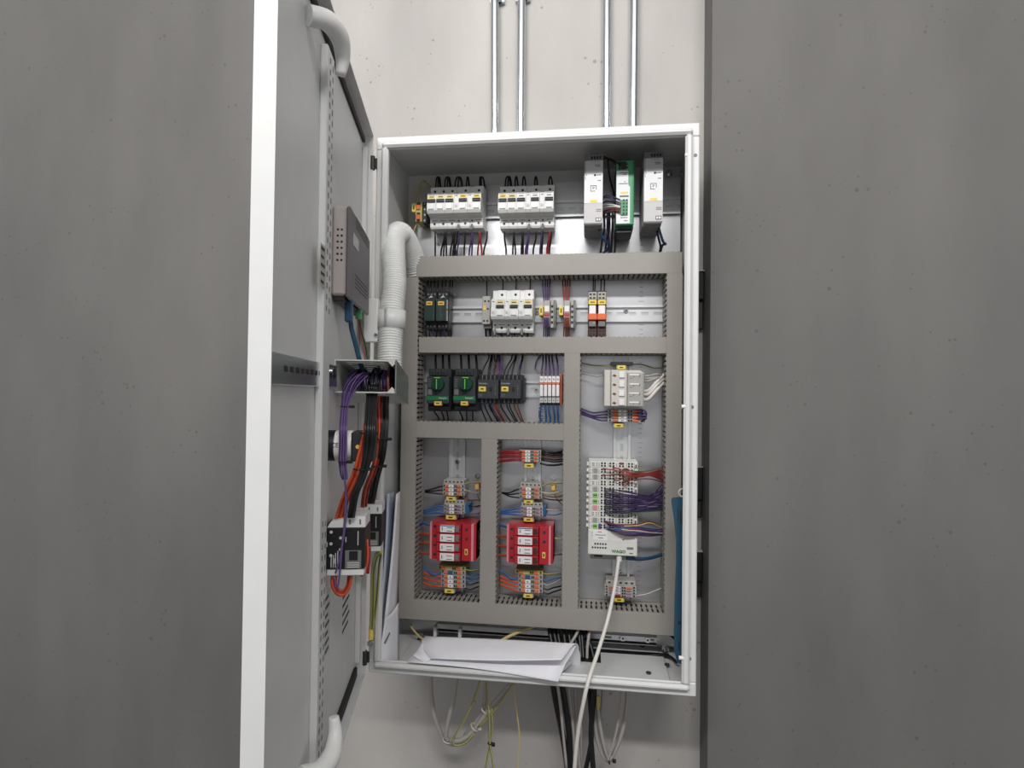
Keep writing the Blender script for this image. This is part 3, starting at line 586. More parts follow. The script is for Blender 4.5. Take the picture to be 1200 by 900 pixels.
# ================================================================== ROW 3
for i, (uo, ku) in enumerate(((500, 513), (531, 546))):
    x0, x1, z0, z1 = qr(uo, 441, uo+26, 473, .098); w2 = (x1-x0)/2; H = z1-z0
    t = thing('motor_breaker', 'black motor protection switch with a green-marked rotary knob, '+('next to the vertical duct' if i == 0 else 'next to the contactors'), 'motor switch', ((x0+x1)/2, YP, z0), group='motor protection switches')
    part('body', MB().cbox(-w2*1.03, w2*1.03, -.055, -.008, -.016, H+.016, .001), 'dark', t)
    part('front_block', MB().cbox(-w2, w2, -.071, -.055, 0, H, .0015), 'schneider_grey', t)
    for k in range(3):
        part('terminal_hood', MB().cbox(w2*(-.62+.52*k)-.0055, w2*(-.62+.52*k)+.0055, -.061, -.055, H+.002, H+.013, .001), 'schneider_grey', t)
        part('terminal_screw', MB().cyl((w2*(-.62+.52*k), -.0614, H+.007), (w2*(-.62+.52*k), -.061, H+.007), .003, 10), 'black', t)
    kc = q(ku, 450, .095); kx = kc.x-(x0+x1)/2; kz = kc.z-z0
    kn = part('rotary_knob', MB().cyl((kx, -.071, kz), (kx, -.080, kz), .0145, 24, r1=.0128), 'knob_green', t)
    part('knob_grip', MB().cbox(kx-.0032, kx+.0032, -.086, -.080, kz-.012, kz+.012, .001), 'knob_green', kn)
    part('knob_pointer', MB().box(kx-.0009, kx+.0009, -.0865, -.086, kz-.010, kz+.010), 'led_green', kn)
    part('knob_mark', MB().prism([(kx-.0075, kz+.0138), (kx+.0075, kz+.0138), (kx+.003, kz+.0105), (kx-.003, kz+.0105)], 1, -.0806, -.0798), 'led_green', kn)
    part('green_band', MB().box(-w2*.99, w2*.99, -.0716, -.071, H*.13, H*.27), 'green_dark', t)
    text('brand_print', 'Schneider', .0042, 'label_white', t, (w2*.45, -.0717, H*.205))
    part('setting_dial', MB().cbox(-w2*.9, -w2*.52, -.0718, -.071, H*.32, H*.52, .0005), 'psu_dark', t); part('setting_dial', MB().cbox(-w2*.42, -w2*.05, -.0718, -.071, H*.32, H*.50, .0005), 'dark', t)
    mb = MB(); [mb.box(-w2*.9, -w2*.62, -.0713, -.071, H*z, H*z+.0012) for z in (.62, .7, .78, .86)]; part('front_print', mb, 'ink_soft', t)['kind'] = 'stuff'
    part('orange_label', MB().cbox(-w2*.32, w2*.35, -.0722, -.0605, -.004, H*.085, .0008), 'orange_tag', t); part('label_print', MB().box(-w2*.12, w2*.15, -.0725, -.0722, -.0002, .0016), 'ink', t)
    part('lower_block', MB().cbox(-w2, w2*1.05, -.060, -.050, -.014, -.004, .001), 'black', t)
for i, (u, v) in enumerate(((511, 512.5), (519.5, 521), (527, 528), (541, 542), (550, 551), (559, 559))):
    wire([(u, 434, .13), (u-.5, 425, .14), (v-2, 412, .15)], .0026, 'w_black', 'thick black wire rising from the motor switches into the duct', 'wires of the motor switches')
for i, (u, v) in enumerate(((506, 514), (516, 520), (523, 525), (537, 542), (546.5, 547), (554, 554))):
    wire([(u, 477, .125), (u+(v-u)*.5, 484, .13), (v, 490, .142), (v+.5, 500, .15)], .0017, 'w_black', 'black wire dropping from the motor switches into the short duct', 'wires of the motor switches')
for i, (u0, u1) in enumerate(((559, 584.6), (585.4, 611))):
    x0, x1, z0, z1 = qr(u0, 441, u1, 471, .105); w2 = (x1-x0)/2; H = z1-z0
    t = thing('contactor', 'dark grey contactor with a yellow label, '+('next to the motor switches' if i == 0 else 'nearer the fuse terminals'), 'contactor', ((x0+x1)/2, YP, z0), group='contactors')
    part('body', MB().cbox(-w2, w2, -.052, -.008, -.004, H+.004, .001), 'schneider_grey', t)
    part('front', MB().cbox(-w2*.97, w2*.97, -.065, -.052, H*.12, H*.88, .0012), 'schneider_grey', t)
    for s_ in (0, 1):
        for k in range(5): part('terminal_slot', MB().cbox(w2*(-.92+.38*k), w2*(-.66+.38*k), -.0535, -.052, H*.9 if s_ else -.002, H+.003 if s_ else H*.1, .0006), 'black', t)
    for s_ in (0, 1):
        for k in range(4): part('terminal_rib', MB().cbox(w2*(-.64+.38*k), w2*(-.56+.38*k), -.056, -.052, H*.88 if s_ else -.002, H+.003 if s_ else H*.12, .0004), 'psu_dark', t)
    part('yellow_label', MB().cbox(-w2*.85, -w2*.18, -.0668, -.065, H*.40, H*.60, .0008), 'yellow_tag', t); part('label_print', MB().box(-w2*.65, -w2*.38, -.067, -.0668, H*.48, H*.53), 'ink', t)
    text('brand_print', 'Schneider', .0046, 'sticker', t, (-w2*.45, -.0652, H*.72))
    part('coil_window', MB().box(w2*.12, w2*.42, -.0653, -.065, H*.40, H*.58), 'black', t)
    mb = MB(); [mb.box(w2*a, w2*b, -.0653, -.065, H*z0_, H*z0_+.001) for (a, b, z0_) in ((-.85, -.5, .28), (-.85, -.55, .22), (.6, .64, .3), (.7, .74, .3), (.62, .74, .5), (.62, .7, .6))]; mb.box(w2*.66, w2*.68, -.0653, -.065, H*.25, H*.7); part('front_print', mb, 'ink_soft', t)['kind'] = 'stuff'
    part('side_clip', MB().cbox(w2, w2*1.16, -.050, -.010, 0, H*.96, .001), 'dark', t)
g = 'wires of the contactors'
for (u, v, m) in ((565, 573, 'w_black'), (572, 575.5, 'w_black'), (574, 577, 'w_black'), (579, 583, 'w_black'), (584, 585, 'w_purple'), (586.5, 586, 'w_purple'), (591, 600, 'w_black'), (595, 604, 'w_black'), (600, 605, 'w_black'), (607, 612, 'w_purple'), (609, 613, 'w_black'), (583, 580, 'w_brown')):
    nm = {'w_black': 'black', 'w_purple': 'purple', 'w_brown': 'brown'}[m]
    wire([(u, 443, .122), (u+.3, 436, .122), (u+(v-u)*.5, 427, .132), (v-.3, 420, .142), (v, 411, .15)], .0016, m, nm+' wire rising from the contactors into the duct', g)
for (u, v, m) in ((563, 570, 'w_black'), (568, 576.5, 'w_black'), (574.5, 583, 'w_black'), (576, 586, 'w_purple'), (580, 590, 'w_red'), (582, 591, 'w_brown'), (587, 598, 'w_black'), (594, 604, 'w_black'), (597, 606, 'w_black'), (602.5, 611, 'w_brown'), (606.5, 613, 'w_brown'), (573, 584, 'w_black')):
    nm = {'w_black': 'black', 'w_purple': 'purple', 'w_brown': 'brown', 'w_red': 'red'}[m]
    wire([(u, 469, .122), (u+.6, 477, .122), (u+(v-u)*.6, 487, .132), (v, 494, .145), (v+.4, 502, .15)], .0016, m, nm+' wire dropping from the contactors into the short duct', g)
for k in range(5):
    u0 = 632.2+k*4.75; x0, x1, z0, z1 = qr(u0, 440, u0+4.6, 475, .112); w2 = (x1-x0)/2; H = z1-z0
    t = thing('fuse_terminal', ORD[k]+' white fuse terminal with an orange band, counted from the rail screw', 'terminal block', ((x0+x1)/2, YP, z0), group='white fuse terminals')
    part('body', MB().cbox(-w2, w2, -.046, -.008, 0, H, .0008), 'brown_dark', t)
    part('cap', MB().cbox(-w2*.93, w2*.93, -.058, -.046, H*.76, H*.98, .0008), 'label_white', t); part('cap_ring', MB().cyl((0, -.0584, H*.87), (0, -.058, H*.87), .0022, 10), 'beige_dark', t)
    part('orange_band', MB().cbox(-w2, w2, -.057, -.046, H*.70, H*.76, .0005), 'orange', t)
    part('fuse_lever', MB().cbox(-w2*.82, w2*.82, -.059, -.046, H*.30, H*.69, .0008), 'label_white', t)
    part('foot', MB().cbox(-w2*.9, w2*.9, -.054, -.046, H*.08, H*.29, .0006), 'psu_grey', t); part('test_hole', MB().cyl((0, -.0544, H*.16), (0, -.054, H*.16), .0012, 8), 'ink', t)
    wire([(u0+2.2, 473, .125), (u0+2.2+(-1, .5, -.6, .6, .2)[k], 482, .130), (u0+2.6+(-1.6, .4, .6, 1.0, .2)[k], 490, .142), (u0+2.6, 502, .15)], .0021, 'w_blue', 'blue wire dropping from the '+ORD[k]+' fuse terminal into the short duct', 'blue wires under the fuse terminals')
    wire([(u0+2.5, 443, .122), (u0+2.6, 434, .125), (u0+2.0+(2, 1, 0, -1, 0)[k], 424, .14), (u0+(4, 2.5, 1, 0, -1)[k], 411, .15)], .0017, 'w_purple', 'purple wire rising from the '+ORD[k]+' fuse terminal into the duct', 'purple wires over the fuse terminals')
x0, x1, z0, z1 = qr(655.8, 437.5, 658.4, 474, .114); solo('terminal_end_stop', MB().cbox(-.0015, .0015, -.045, -.006, 0, z1-z0, .0006), 'orange', 'thin orange end stop closing the fuse terminal row', 'end stop', ((x0+x1)/2, YP, z0))
wire([(627, 430, .16), (629, 423, .15), (634, 416, .15), (638, 410, .15)], .0012, 'w_black', 'thin black wire curling beside the purple wires'); wire([(638, 436, .13), (630, 437, .15), (627, 431, .16), (629, 424, .15), (633, 411, .15)], .0010, 'w_grey', 'thin grey wire looping beside the fuse terminals')
p = q(634, 484, YP); text('plate_lettering', 'RITTAL', .0135, 'ink', plate, (p.x, YP-.0004, p.z-ZC), (math.pi/2, -math.pi/2, 0))
# ================================================================== TERMINALS IN THE COLUMNS
TM = {}
def term(u0, v0, u1, v1, body, lever, marker, lab, grp, yf=.124, twin=False):
    x0, x1, z0, z1 = qr(u0, v0, u1, v1, yf); W_ = x1-x0; H = z1-z0
    t = thing('terminal_block', lab, 'terminal block', (x0, YP, z0), group=grp); D = YP-yf
    part('body', MB().cbox(0, W_, -D+.004, -.008, H*.02, H*.98, .0006), body, t)
    part('centre_ridge', MB().cbox(W_*.14, W_*.88, -D, -D+.004, H*.04, H*.96, .0006), body, t)
    for (a, b) in ((.15, .28), (.68, .83)): part('clamp_lever', MB().cbox(W_*a, W_*b, -D-.0015, -D, H*.15, H*.85, .0006), lever, t)
    if marker: part('marker', MB().cbox(W_*.29, W_*.50, -D-.001, -D, H*.08, H*.92, .0004), marker, t)
    if marker == 'label_white': part('marker_print', MB().box(W_*.36, W_*.43, -D-.0012, -D-.001, H*.35, H*.65), 'ink_soft', t)
    for a in (.04, .54, .61, .90): part('wire_entry', MB().box(W_*a, W_*(a+.05), -D-.0004 if .1 < a < .9 else -D+.0036, -D if .1 < a < .9 else -D+.004, H*.2, H*.8), 'black', t)
    return t
def end_bracket(u0, v0, u1, v1, lab, yf=.128, mark=True, m='beige_dark'):
    x0, x1, z0, z1 = qr(u0, v0, u1, v1, yf); W_ = x1-x0; H = z1-z0; D = YP-yf
    t = thing('end_bracket', lab, 'end bracket', (x0, YP, z0))
    part('body', MB().cbox(0, W_, -D+.003, -.006, 0, H, .0008), m, t)
    if mark:
        part('yellow_label', MB().cbox(W_*.08, W_*.92, -D, -D+.004, H*.08, H*.92, .0006), 'yellow_tag', t)
        part('label_print', MB().box(W_*.32, W_*.68, -D-.0003, -D, H*.36, H*.6), 'ink', t)
    else:
        for k in range(5): part('bracket_hole', MB().box(W_*(.08+.19*k), W_*(.16+.19*k), -D+.0027, -D+.003, H*.35, H*.7), 'black', t)
    return t
def col_group(us, v0, pitch, rows, tagpx, nm, top=True):
    "rows of terminals stacked on a vertical rail"
    u0, u1 = us
    if top: end_bracket(u0+1, v0-4.8, u1-.5, v0-.2, 'grey end bracket above '+nm, mark=False)
    for i, (b, l, m, xs, desc) in enumerate(rows):
        term(u0+xs[0], v0+i*pitch, u1+xs[1], v0+(i+1)*pitch-.15, b, l, m, desc+' of '+nm, nm)
    end_bracket(*tagpx, 'yellow-labelled end bracket below '+nm)
G0 = ('terminal_grey', 'orange', 'label_white', (0, 0)); OR = ['top', 'second', 'third', 'fourth', 'fifth']
rows3 = lambda lev: [('terminal_grey', lev, 'label_white', (0, 0), '%s terminal with white marker' % OR[i]) for i in range(3)]
nA = 'the green-wired trio in the hose-side bay'; nB = 'the blue-wired trio in the hose-side bay'; nC = 'the orange-wired set in the hose-side bay'
nD = 'the green-wired trio in the middle bay'; nE = 'the blue-wired trio in the middle bay'; nF = 'the orange-wired set in the middle bay'; nG = 'the red-wired set in the middle bay'
col_group((518.5, 544), 567.5, 4.6, rows3('orange'), (522, 581.2, 534.5, 587.5), nA)
col_group((519.5, 544), 591, 3.9, rows3('purple_grey'), (521.5, 602.8, 534.5, 609.5), nB)
low = lambda: [('yg_body', 'orange', 'yg_body', (-3.5, 0), 'green-yellow earth terminal'), ('terminal_grey', 'orange', 'blue_block', (0, 0), 'blue-marked terminal')]+[('terminal_grey', 'orange', 'label_white', (0, 0), '%s terminal with white marker' % OR[i]) for i in range(3)]
col_group((516.5, 545), 663.5, 5.15, low(), (520, 689.8, 532.5, 695.8), nC, top=False)
col_group((608.5, 635), 571, 4.6, rows3('orange'), (613, 585.2, 625.5, 591), nD)
col_group((610, 636), 594, 3.9, rows3('purple_grey'), (613, 605.8, 625.5, 612), nE)
col_group((607, 636), 668.5, 5.3, low(), (612.5, 695.4, 625, 701.3), nF, top=False)
rows4 = [('terminal_grey', 'orange', 'label_white', (0, 0), '%s terminal with white marker' % OR[i]) for i in range(4)]
col_group((608, 634), 527.5, 3.6, rows4, (613.5, 542.5, 626, 549), nG, top=False)
for (u, v, l) in ((543.5, 590.5, 'blue clamp beside '+nB), (633.5, 593.5, 'blue clamp beside '+nE)):
    x0, x1, z0, z1 = qr(u, v, u+6.5, v+12, .135); solo('blue_clamp', MB().cbox(0, x1-x0, -.035, -.004, 0, z1-z0, .0012), 'blue_block', l, 'clamp', (x0, YP, z0))
# wires left and right of those groups
def fan(n, u0, v0, v0b, u1, v1, v1b, m, lab, grp, r=.0016, y0=.134, y1=.146, sag=0):
    for i in range(n):
        f = i/max(1, n-1); a = v0+(v0b-v0)*f; b = v1+(v1b-v1)*f
        wire([(u0, a, y0), (u0+(u1-u0)*.2, a+(b-a)*.1+sag*.3, y0-.001), (u0+(u1-u0)*.6, a+(b-a)*.65+sag, (y0+y1)/2), (u1, b, y1)], r, m, lab, grp)
fan(3, 519.5, 570, 579, 498, 575, 577, 'w_black', 'black wire between the hose-side duct and '+nA, 'black wires at '+nA)
fan(3, 520.5, 592.5, 600.5, 497, 598, 602, 'w_blue', 'blue wire between the hose-side duct and '+nB, 'blue wires at '+nB, r=.002)
fan(3, 517.5, 675.5, 687, 496, 671, 683, 'w_orange', 'orange wire between the hose-side duct and '+nC, 'orange wires at '+nC, r=.0023, sag=1.5)
wire([(518, 672, .134), (508, 673.5, .134), (502, 669, .14), (495, 664, .147)], .0023, 'w_blue', 'blue wire between the hose-side duct and '+nC)
fan(3, 609.5, 573, 583, 588, 577, 577.5, 'w_black', 'black wire between the middle duct and '+nD, 'black wires at '+nD, sag=2)
fan(3, 611, 595.5, 603.5, 587, 599, 602, 'w_blue', 'blue wire between the middle duct and '+nE, 'blue wires at '+nE, r=.002)
fan(3, 608, 682, 692, 586, 675, 684, 'w_orange', 'orange wire between the middle duct and '+nF, 'orange wires at '+nF, r=.0023, sag=1.5)
wire([(608.5, 677.5, .134), (600, 678.5, .134), (593, 673, .14), (585, 669, .147)], .0023, 'w_blue', 'blue wire between the middle duct and '+nF)
for i in range(6): wire([(612, 529.5+i*2, .130), (605, 529+i*2.1, .125), (594, 528.5+i*2.3+random.uniform(-1, 1), .132), (584, 530+i*2.2, .145)], .0018, 'w_red' if i % 2 else 'w_pink', 'red wire between the middle duct and '+nG, 'red wires at '+nG)
for i in range(6): wire([(632, 529+i*2, .132), (640, 529.5+i*2.1, .125), (650, 530+i*2.2+random.uniform(-1, 1), .132), (662, 528+i*2.4, .15)], .0017, 'w_black' if i != 3 else 'w_brown', ('black' if i != 3 else 'brown')+' wire between the controller duct and '+nG, 'black wires at '+nG)
wire([(633, 543, .13), (642, 545, .13), (652, 545, .14), (663, 543, .15)], .0022, 'w_black', 'thick black wire sagging below the red-wired terminals')
for (P, m, l) in (([(541.5, 569, .132), (546, 567, .13), (553, 565.5, .138), (568, 566, .15)], 'yg', 'upper green-yellow wire of '+nA), ([(541.5, 573, .132), (548, 575, .13), (556, 577.5, .138), (568, 577, .15)], 'w_grey', 'grey wire of '+nA), ([(541, 579, .132), (545, 584, .13), (553, 586, .14), (568, 585, .15)], 'w_brown', 'brown wire of '+nA), ([(559.5, 574, .15), (560, 580, .147), (562, 587, .15)], 'yg', 'green-yellow wire under the yellow lug beside '+nA)):
    wire(P, .0014, m, l)
for (P, m, l) in (([(632.5, 572.5, .132), (638, 568.5, .13), (645, 566.5, .138), (664, 566.5, .15)], 'yg', 'upper green-yellow wire of '+nD), ([(632.5, 576, .132), (642, 578, .13), (652, 577, .138), (664, 573, .15)], 'w_cream', 'pale wire of '+nD), ([(632.5, 579.5, .132), (642, 581.5, .13), (652, 582.5, .138), (664, 579, .15)], 'w_brown', 'brown wire of '+nD), ([(632.5, 582, .132), (642, 585, .13), (652, 586, .14), (664, 586, .15)], 'w_black', 'black wire of '+nD), ([(650, 578, .15), (653, 585, .147), (660, 592, .15)], 'yg', 'green-yellow wire under the yellow lug beside '+nD)):
    wire(P, .0014, m, l)
for (u, v, l) in ((559.5, 570, nA), (648.5, 571, nD)):
    p = q(u, v, .150); solo('yellow_lug', MB().cbox(-.0042, .0042, -.006, .019, -.006, .006, .001), 'orange_tag', 'yellow cable lug beside '+l, 'cable lug', (p.x, .150, p.z))
for (u0, v0, u1, v1, m, l) in ((549, 592.5, 565, 592, 'w_black', 'black wire right of the blue clamp beside '+nB), (549, 601, 565, 600.5, 'w_blue', 'blue wire under the blue clamp beside '+nB), (639, 602.5, 662, 600, 'w_blue', 'blue wire under the blue clamp beside '+nE), (640, 597, 662, 598, 'w_grey', 'grey wire at the blue clamp beside '+nE)):
    wire([(u0, v0, .135), ((u0+u1)/2, v0+1, .135), (u1, v1, .148)], .0016, m, l.replace('right of', 'at'))
for (us, vs, nm) in ((543, (666.5, 672, 677, 681.5, 687), nC), (634, (671, 676.5, 681.5, 687, 692), nF)):
    ue = us+24
    for v, m, dv, c in zip(vs, ('yg', 'w_blue', 'w_blue' if us < 600 else 'w_grey', 'w_black', 'w_black'), (.5, 0, -3, 0, -1.5), ('green-yellow', 'blue', 'lower blue' if us < 600 else 'grey', 'upper black', 'lower black')):
        wire([(us-1, v, .134), (us+7, v+2+ (2 if m != 'yg' else 0), .132), (us+15, v+1.5, .14), (ue, v+dv, .15)], .0016, m, c+' wire leaving '+nm)
# ================================================================== SURGE ARRESTERS
def spd(u0, v0, u1, v1, rows, lx, lab, tagm, op):
    yf = .104; x0, x1, z0, z1 = qr(u0, v0, u1, v1, yf); W_ = x1-x0; H = z1-z0; D = YP-yf
    t = thing('surge_arrester', lab, 'surge arrester', (x0, YP, z0), group='red surge arresters')
    part('body', MB().cbox(0, W_, -D+.012, -.008, 0, H, .001), 'spd_red', t)
    part('edge_strip', MB().cbox(-.001, W_*.035, -D+.006, -D+.03, .0005, H-.0005, .0006), 'pink', t); part('edge_strip', MB().cbox(W_*.905, W_*.955, -D+.001, -D+.02, .0005, H-.0005, .0006), 'pink', t)
    part('left_terminals', MB().cbox(W_*.035, W_*.17, -D+.006, -D+.014, .0005, H-.0005, .0008), 'spd_red', t)
    part('remote_block', MB().cbox(W_*.70, W_*.905, -D, -D+.013, .0005, H-.0005, .0015), 'spd_red', t)
    part('end_cap', MB().cbox(W_*.955, W_, -D+.008, -.010, .001, H-.001, .001), 'spd_red', t)
    P = H/4
    for k in range(4):
        zc = H-P*(k+.5)
        c = part('cartridge', MB().cbox(W_*.17, W_*.69, -D-.006, -D+.013, zc-P*.47, zc+P*.47, .0012), 'spd_red', t)
        part('white_label', MB().cbox(W_*.25, W_*.56, -D-.0085, -D-.006, zc-P*.38, zc+P*.40, .0008), 'label_white', c)
        if k == 0: part('blue_edge', MB().box(W_*.255, W_*.555, -D-.0089, -D-.0085, zc+P*.28, zc+P*.38), 'w_blue', c)
        mb = MB(); [mb.box(W_*.40, W_*.52, -D-.0088, -D-.0085, zc+P*d, zc+P*(d+.08)) for d in (-.25, .1)]; mb.box(W_*.29, W_*.31, -D-.0088, -D-.0085, zc-P*.15, zc+P*.2); part('label_print', mb, 'ink_soft', c)
        part('release_tab', MB().cbox(W_*.58, W_*.66, -D-.0078, -D-.006, zc-P*.3, zc+P*.35, .0006), 'psu_dark' if op else 'brown_dark', c)
        part('screw_hole', MB().cyl((W_*.10, -D+.0056, zc+.001), (W_*.10, -D+.006, zc+.001), .0032, 10), 'brown_dark', t)
        part('latch_mark', MB().box(W_*.665, W_*.685, -D-.0063, -D-.006, zc-P*.2, zc), 'black', c)
    for k in range(2): part('screw_hole', MB().cyl((W_*.81, -D-.0004, H-P*(.6+k)), (W_*.81, -D, H-P*(.6+k)), .0032, 10), 'brown_dark', t)
    part('yellow_tag', MB().cbox(W_*.77, W_*.84, -D-.001, -D, H*.18, H*.34, .001), tagm, t); part('tag_print', MB().box(W_*.79, W_*.82, -D-.0013, -D-.001, H*.22, H*.30), 'ink', t)
    part('lower_plugs', MB().cbox(W_*.2, W_*.75, -D+.02, -.012, -.006, .0005, .001), 'brown_dark', t)
    part('side_entry', MB().cbox(W_, W_*1.02, -D+.025, -D+.04, H*.25, H*.75, .0006), 'brown_dark', t)
spd(503.2, 613.5, 557, 657.5, None, 0, 'red four-pole surge arrester with cream tag beside the hose-side duct', 'orange_tag', 1)
spd(593.8, 616.5, 648, 661.5, None, 0, 'red four-pole surge arrester with yellow tag beside the controller duct', 'yellow_tag', 0)
for (u, vs, nm) in ((505, (614.5, 626, 636.5, 648.5), 'hose-side surge arrester'), (596, (617, 628.5, 640, 651), 'surge arrester beside the controller duct')):
    for k, v in enumerate(vs): wire([(u, v+.6, .125), (u-4, v, .128), (u-9, v-.3+(-1 if k == 0 else 0), .14), (u-13, v, .15)], .003, 'w_blue' if k == 0 else 'w_orange', ('blue' if k == 0 else ORD[k-1]+' orange')+' wire entering the '+nm, 'wires entering the surge arresters')
    wire([(u+51, vs[1]+2, .14), (u+56, vs[1]+2.5, .14), (u+66, vs[1]+4, .15)], .0017, 'w_cream', 'pale wire leaving the '+nm); wire([(u+51, vs[3], .15), (u+57, vs[3]-1, .15), (u+66, vs[3]-2, .155)], .0017, 'w_brown', 'dark red wire leaving the '+nm)
# ================================================================== COLUMN 3
nH = 'the small terminals above the beige gateway'
end_bracket(716, 424, 742, 428, 'dark terminal bracket above the beige gateway', mark=False, m='dark'); end_bracket(722.5, 427.8, 734, 433.2, 'yellow-labelled end bracket above the beige gateway')
wire([(722, 428, .145), (712, 428.5, .145), (695, 428, .15), (680, 425, .152)], .0013, 'yg', 'green-yellow wire running from the gateway top to the middle duct'); wire([(741, 427, .145), (752, 427, .148), (766, 431, .15), (780, 431, .152)], .0013, 'yg', 'green-yellow wire running from the gateway top to the duct behind the blue strip')
yf = .092; x0, x1, z0, z1 = qr(708, 433.5, 756, 476.5, yf); W_ = x1-x0; H = z1-z0; D = YP-yf
t = thing('gateway_module', 'beige four-channel module with four white square windows on the controller rail', 'module', (x0, YP, z0))
part('body', MB().prism([(0, 0), (W_*.985, 0), (W_*.985, H*.93), (W_*.88, H), (0, H)], 1, -D+.012, -.008), 'beige', t)
part('left_step', MB().cbox(0, W_*.16, -D+.003, -D+.013, 0, H, .0015), 'beige', t); part('ridge', MB().cbox(W_*.17, W_*.56, -D, -D+.013, 0, H, .0015), 'beige', t)
part('right_step', MB().cbox(W_*.57, W_*.97, -D+.003, -D+.013, 0, H*.93, .0015), 'beige_dark', t)
for k in range(4):
    zc = H*(.865-.25*k)
    part('white_window', MB().cbox(W_*.36, W_*.50, -D-.003, -D, zc-H*.085, zc+H*.085, .001), 'label_white', t)
    part('orange_indicator', MB().prism([(W_*.20, zc-.002), (W_*.27, zc-.004), (W_*.30, zc-.001), (W_*.24, zc+.0012)], 1, -D-.0008, -D), 'w_brown', t)
    mb = MB(); [mb.box(W_*(.64+.07*i), W_*(.67+.07*i), -D+.0026, -D+.003, zc-H*.03*(1+i % 2), zc+H*.03) for i in range(4)]; mb.box(W_*.62, W_*.70, -D+.0026, -D+.003, zc-H*.10, zc-H*.085); part('port_print', mb, 'ink_soft', t)['kind'] = 'stuff'
    part('port_slot', MB().box(W_*.62, W_*.86, -D+.0022, -D+.003, zc-H*.015, zc+H*.025), 'label_white', t)
for k, (va, vb, r, m) in enumerate(((441, 440, .0022, 'w_grey'), (447, 443, .0026, 'w_grey'), (458, 440, .0035, 'w_white'), (462, 444, .0035, 'w_white'), (468, 449, .0038, 'w_white'), (444, 447, .002, 'w_grey'))):
    wire([(753, va, .13), (760, va-.5, .125), (770, (va+vb)/2-2, .125), (777, vb, .14), (784, vb-4, .15)], r, m, ('white' if m == 'w_white' else 'grey')+' cable leaving the beige gateway towards the duct', 'cables of the beige gateway')
wire([(709, 438, .14), (700, 441, .14), (690, 439, .148), (681, 437, .15)], .0016, 'w_grey', 'grey wire leaving the beige gateway towards the middle duct')
nI = 'the purple-wired terminals below the beige gateway'
for i in range(4): term(712, 480.2+i*3.65, 756, 480.2+(i+1)*3.65-.15, 'terminal_grey', 'orange', 'label_white', OR[i]+' terminal of '+nI, nI)
end_bracket(718.5, 496, 731.5, 501.5, 'yellow-labelled end bracket below '+nI)
for i in range(4): wire([(713, 482+i*3.6, .134), (704, 483+i*3.2, .134), (694, 485.5+i*1.4-2*(i == 0), .142), (679, 478+i*2.2, .152)], .0017, 'w_purple', 'purple wire running from '+nI, 'purple wires left of the gateway terminals')
for i in range(4): wire([(741, 482+i*3.6, .132), (748, 480.5+i*3.4, .122), (755+i*.6, 481+i*3, .118), (757.5-i*.4, 486+i*1.6, .12), (753, 489.5+i*1.2, .13), (748, 490+i*1.2, .138)], .0017, 'w_purple', 'purple wire loop at '+nI, 'purple loops below the gateway')
# controller: eleven slices and the head station
yf = .100; x0, x1, z1, z2 = qr(689.5, 621, 747.5, 541, yf); x0 = q(689.5, 590, yf).x; x1 = q(747.5, 590, yf).x; zt = q(718, 541, yf).z; zb = q(718, 621, yf).z
NS = 11; PT = (zt-zb)/NS; W_ = x1-x0; D = YP-yf
inds = ['dots', 'plc_grey', 'plc_grey', 'dots', 'plc_grey', 'led_green', 'led_green', 'pink', 'dots', 'plc_grey', 'led_green']
bm_ = MB(); h = PT*.48; bm_.cbox(0, W_, -D+.006, -.008, -h, h, .0006); bm_.cbox(W_*.03, W_*.92, -D, -D+.0065, -h, h, .0006); BODY = bm_.mesh('body', 'plc_white')
hb = MB()
for (c, s_) in ((.30, .012), (.47, .012), (.665, .012), (.845, .012)):
    for a in (-1, 1):
        for b in (-1, 1): hb.cyl((W_*c+a*.0030, -D-.0003, b*PT*.2), (W_*c+a*.0030, -D, b*PT*.2), .0021, 7)
HOLES = hb.mesh('contact_hole', 'black')
kb = MB(); [kb.box(W_*c, W_*c+.001, -D-.0003, -D, -PT*.3, PT*.3) for c in (.075, .205, .39, .56, .76)]; SEAM = kb.mesh('seam', 'ink_soft')
dots = MB(); [dots.cyl((W_*.135+a*.003, -D-.0005, b*PT*.17), (W_*.135+a*.003, -D, b*PT*.17), .0015, 7) for a in (-1, 1) for b in (-1, 1)]; DOTS = dots.mesh('indicator', 'plc_grey')
TOOTH = MB().cbox(-.004, 0, -D+.008, -D+.022, -PT*.3, PT*.2, .0006).mesh('release_tab', 'label_white')
FL = MB().cbox(W_*.93, W_*.985, -D+.002, -D+.0062, -PT*.4, PT*.4, .0005).mesh('latch', 'plc_white'); FD = MB().box(W_*.945, W_*.97, -D+.0016, -D+.002, -PT*.35, PT*.1).mesh('latch_slot', 'black')
BL = {}
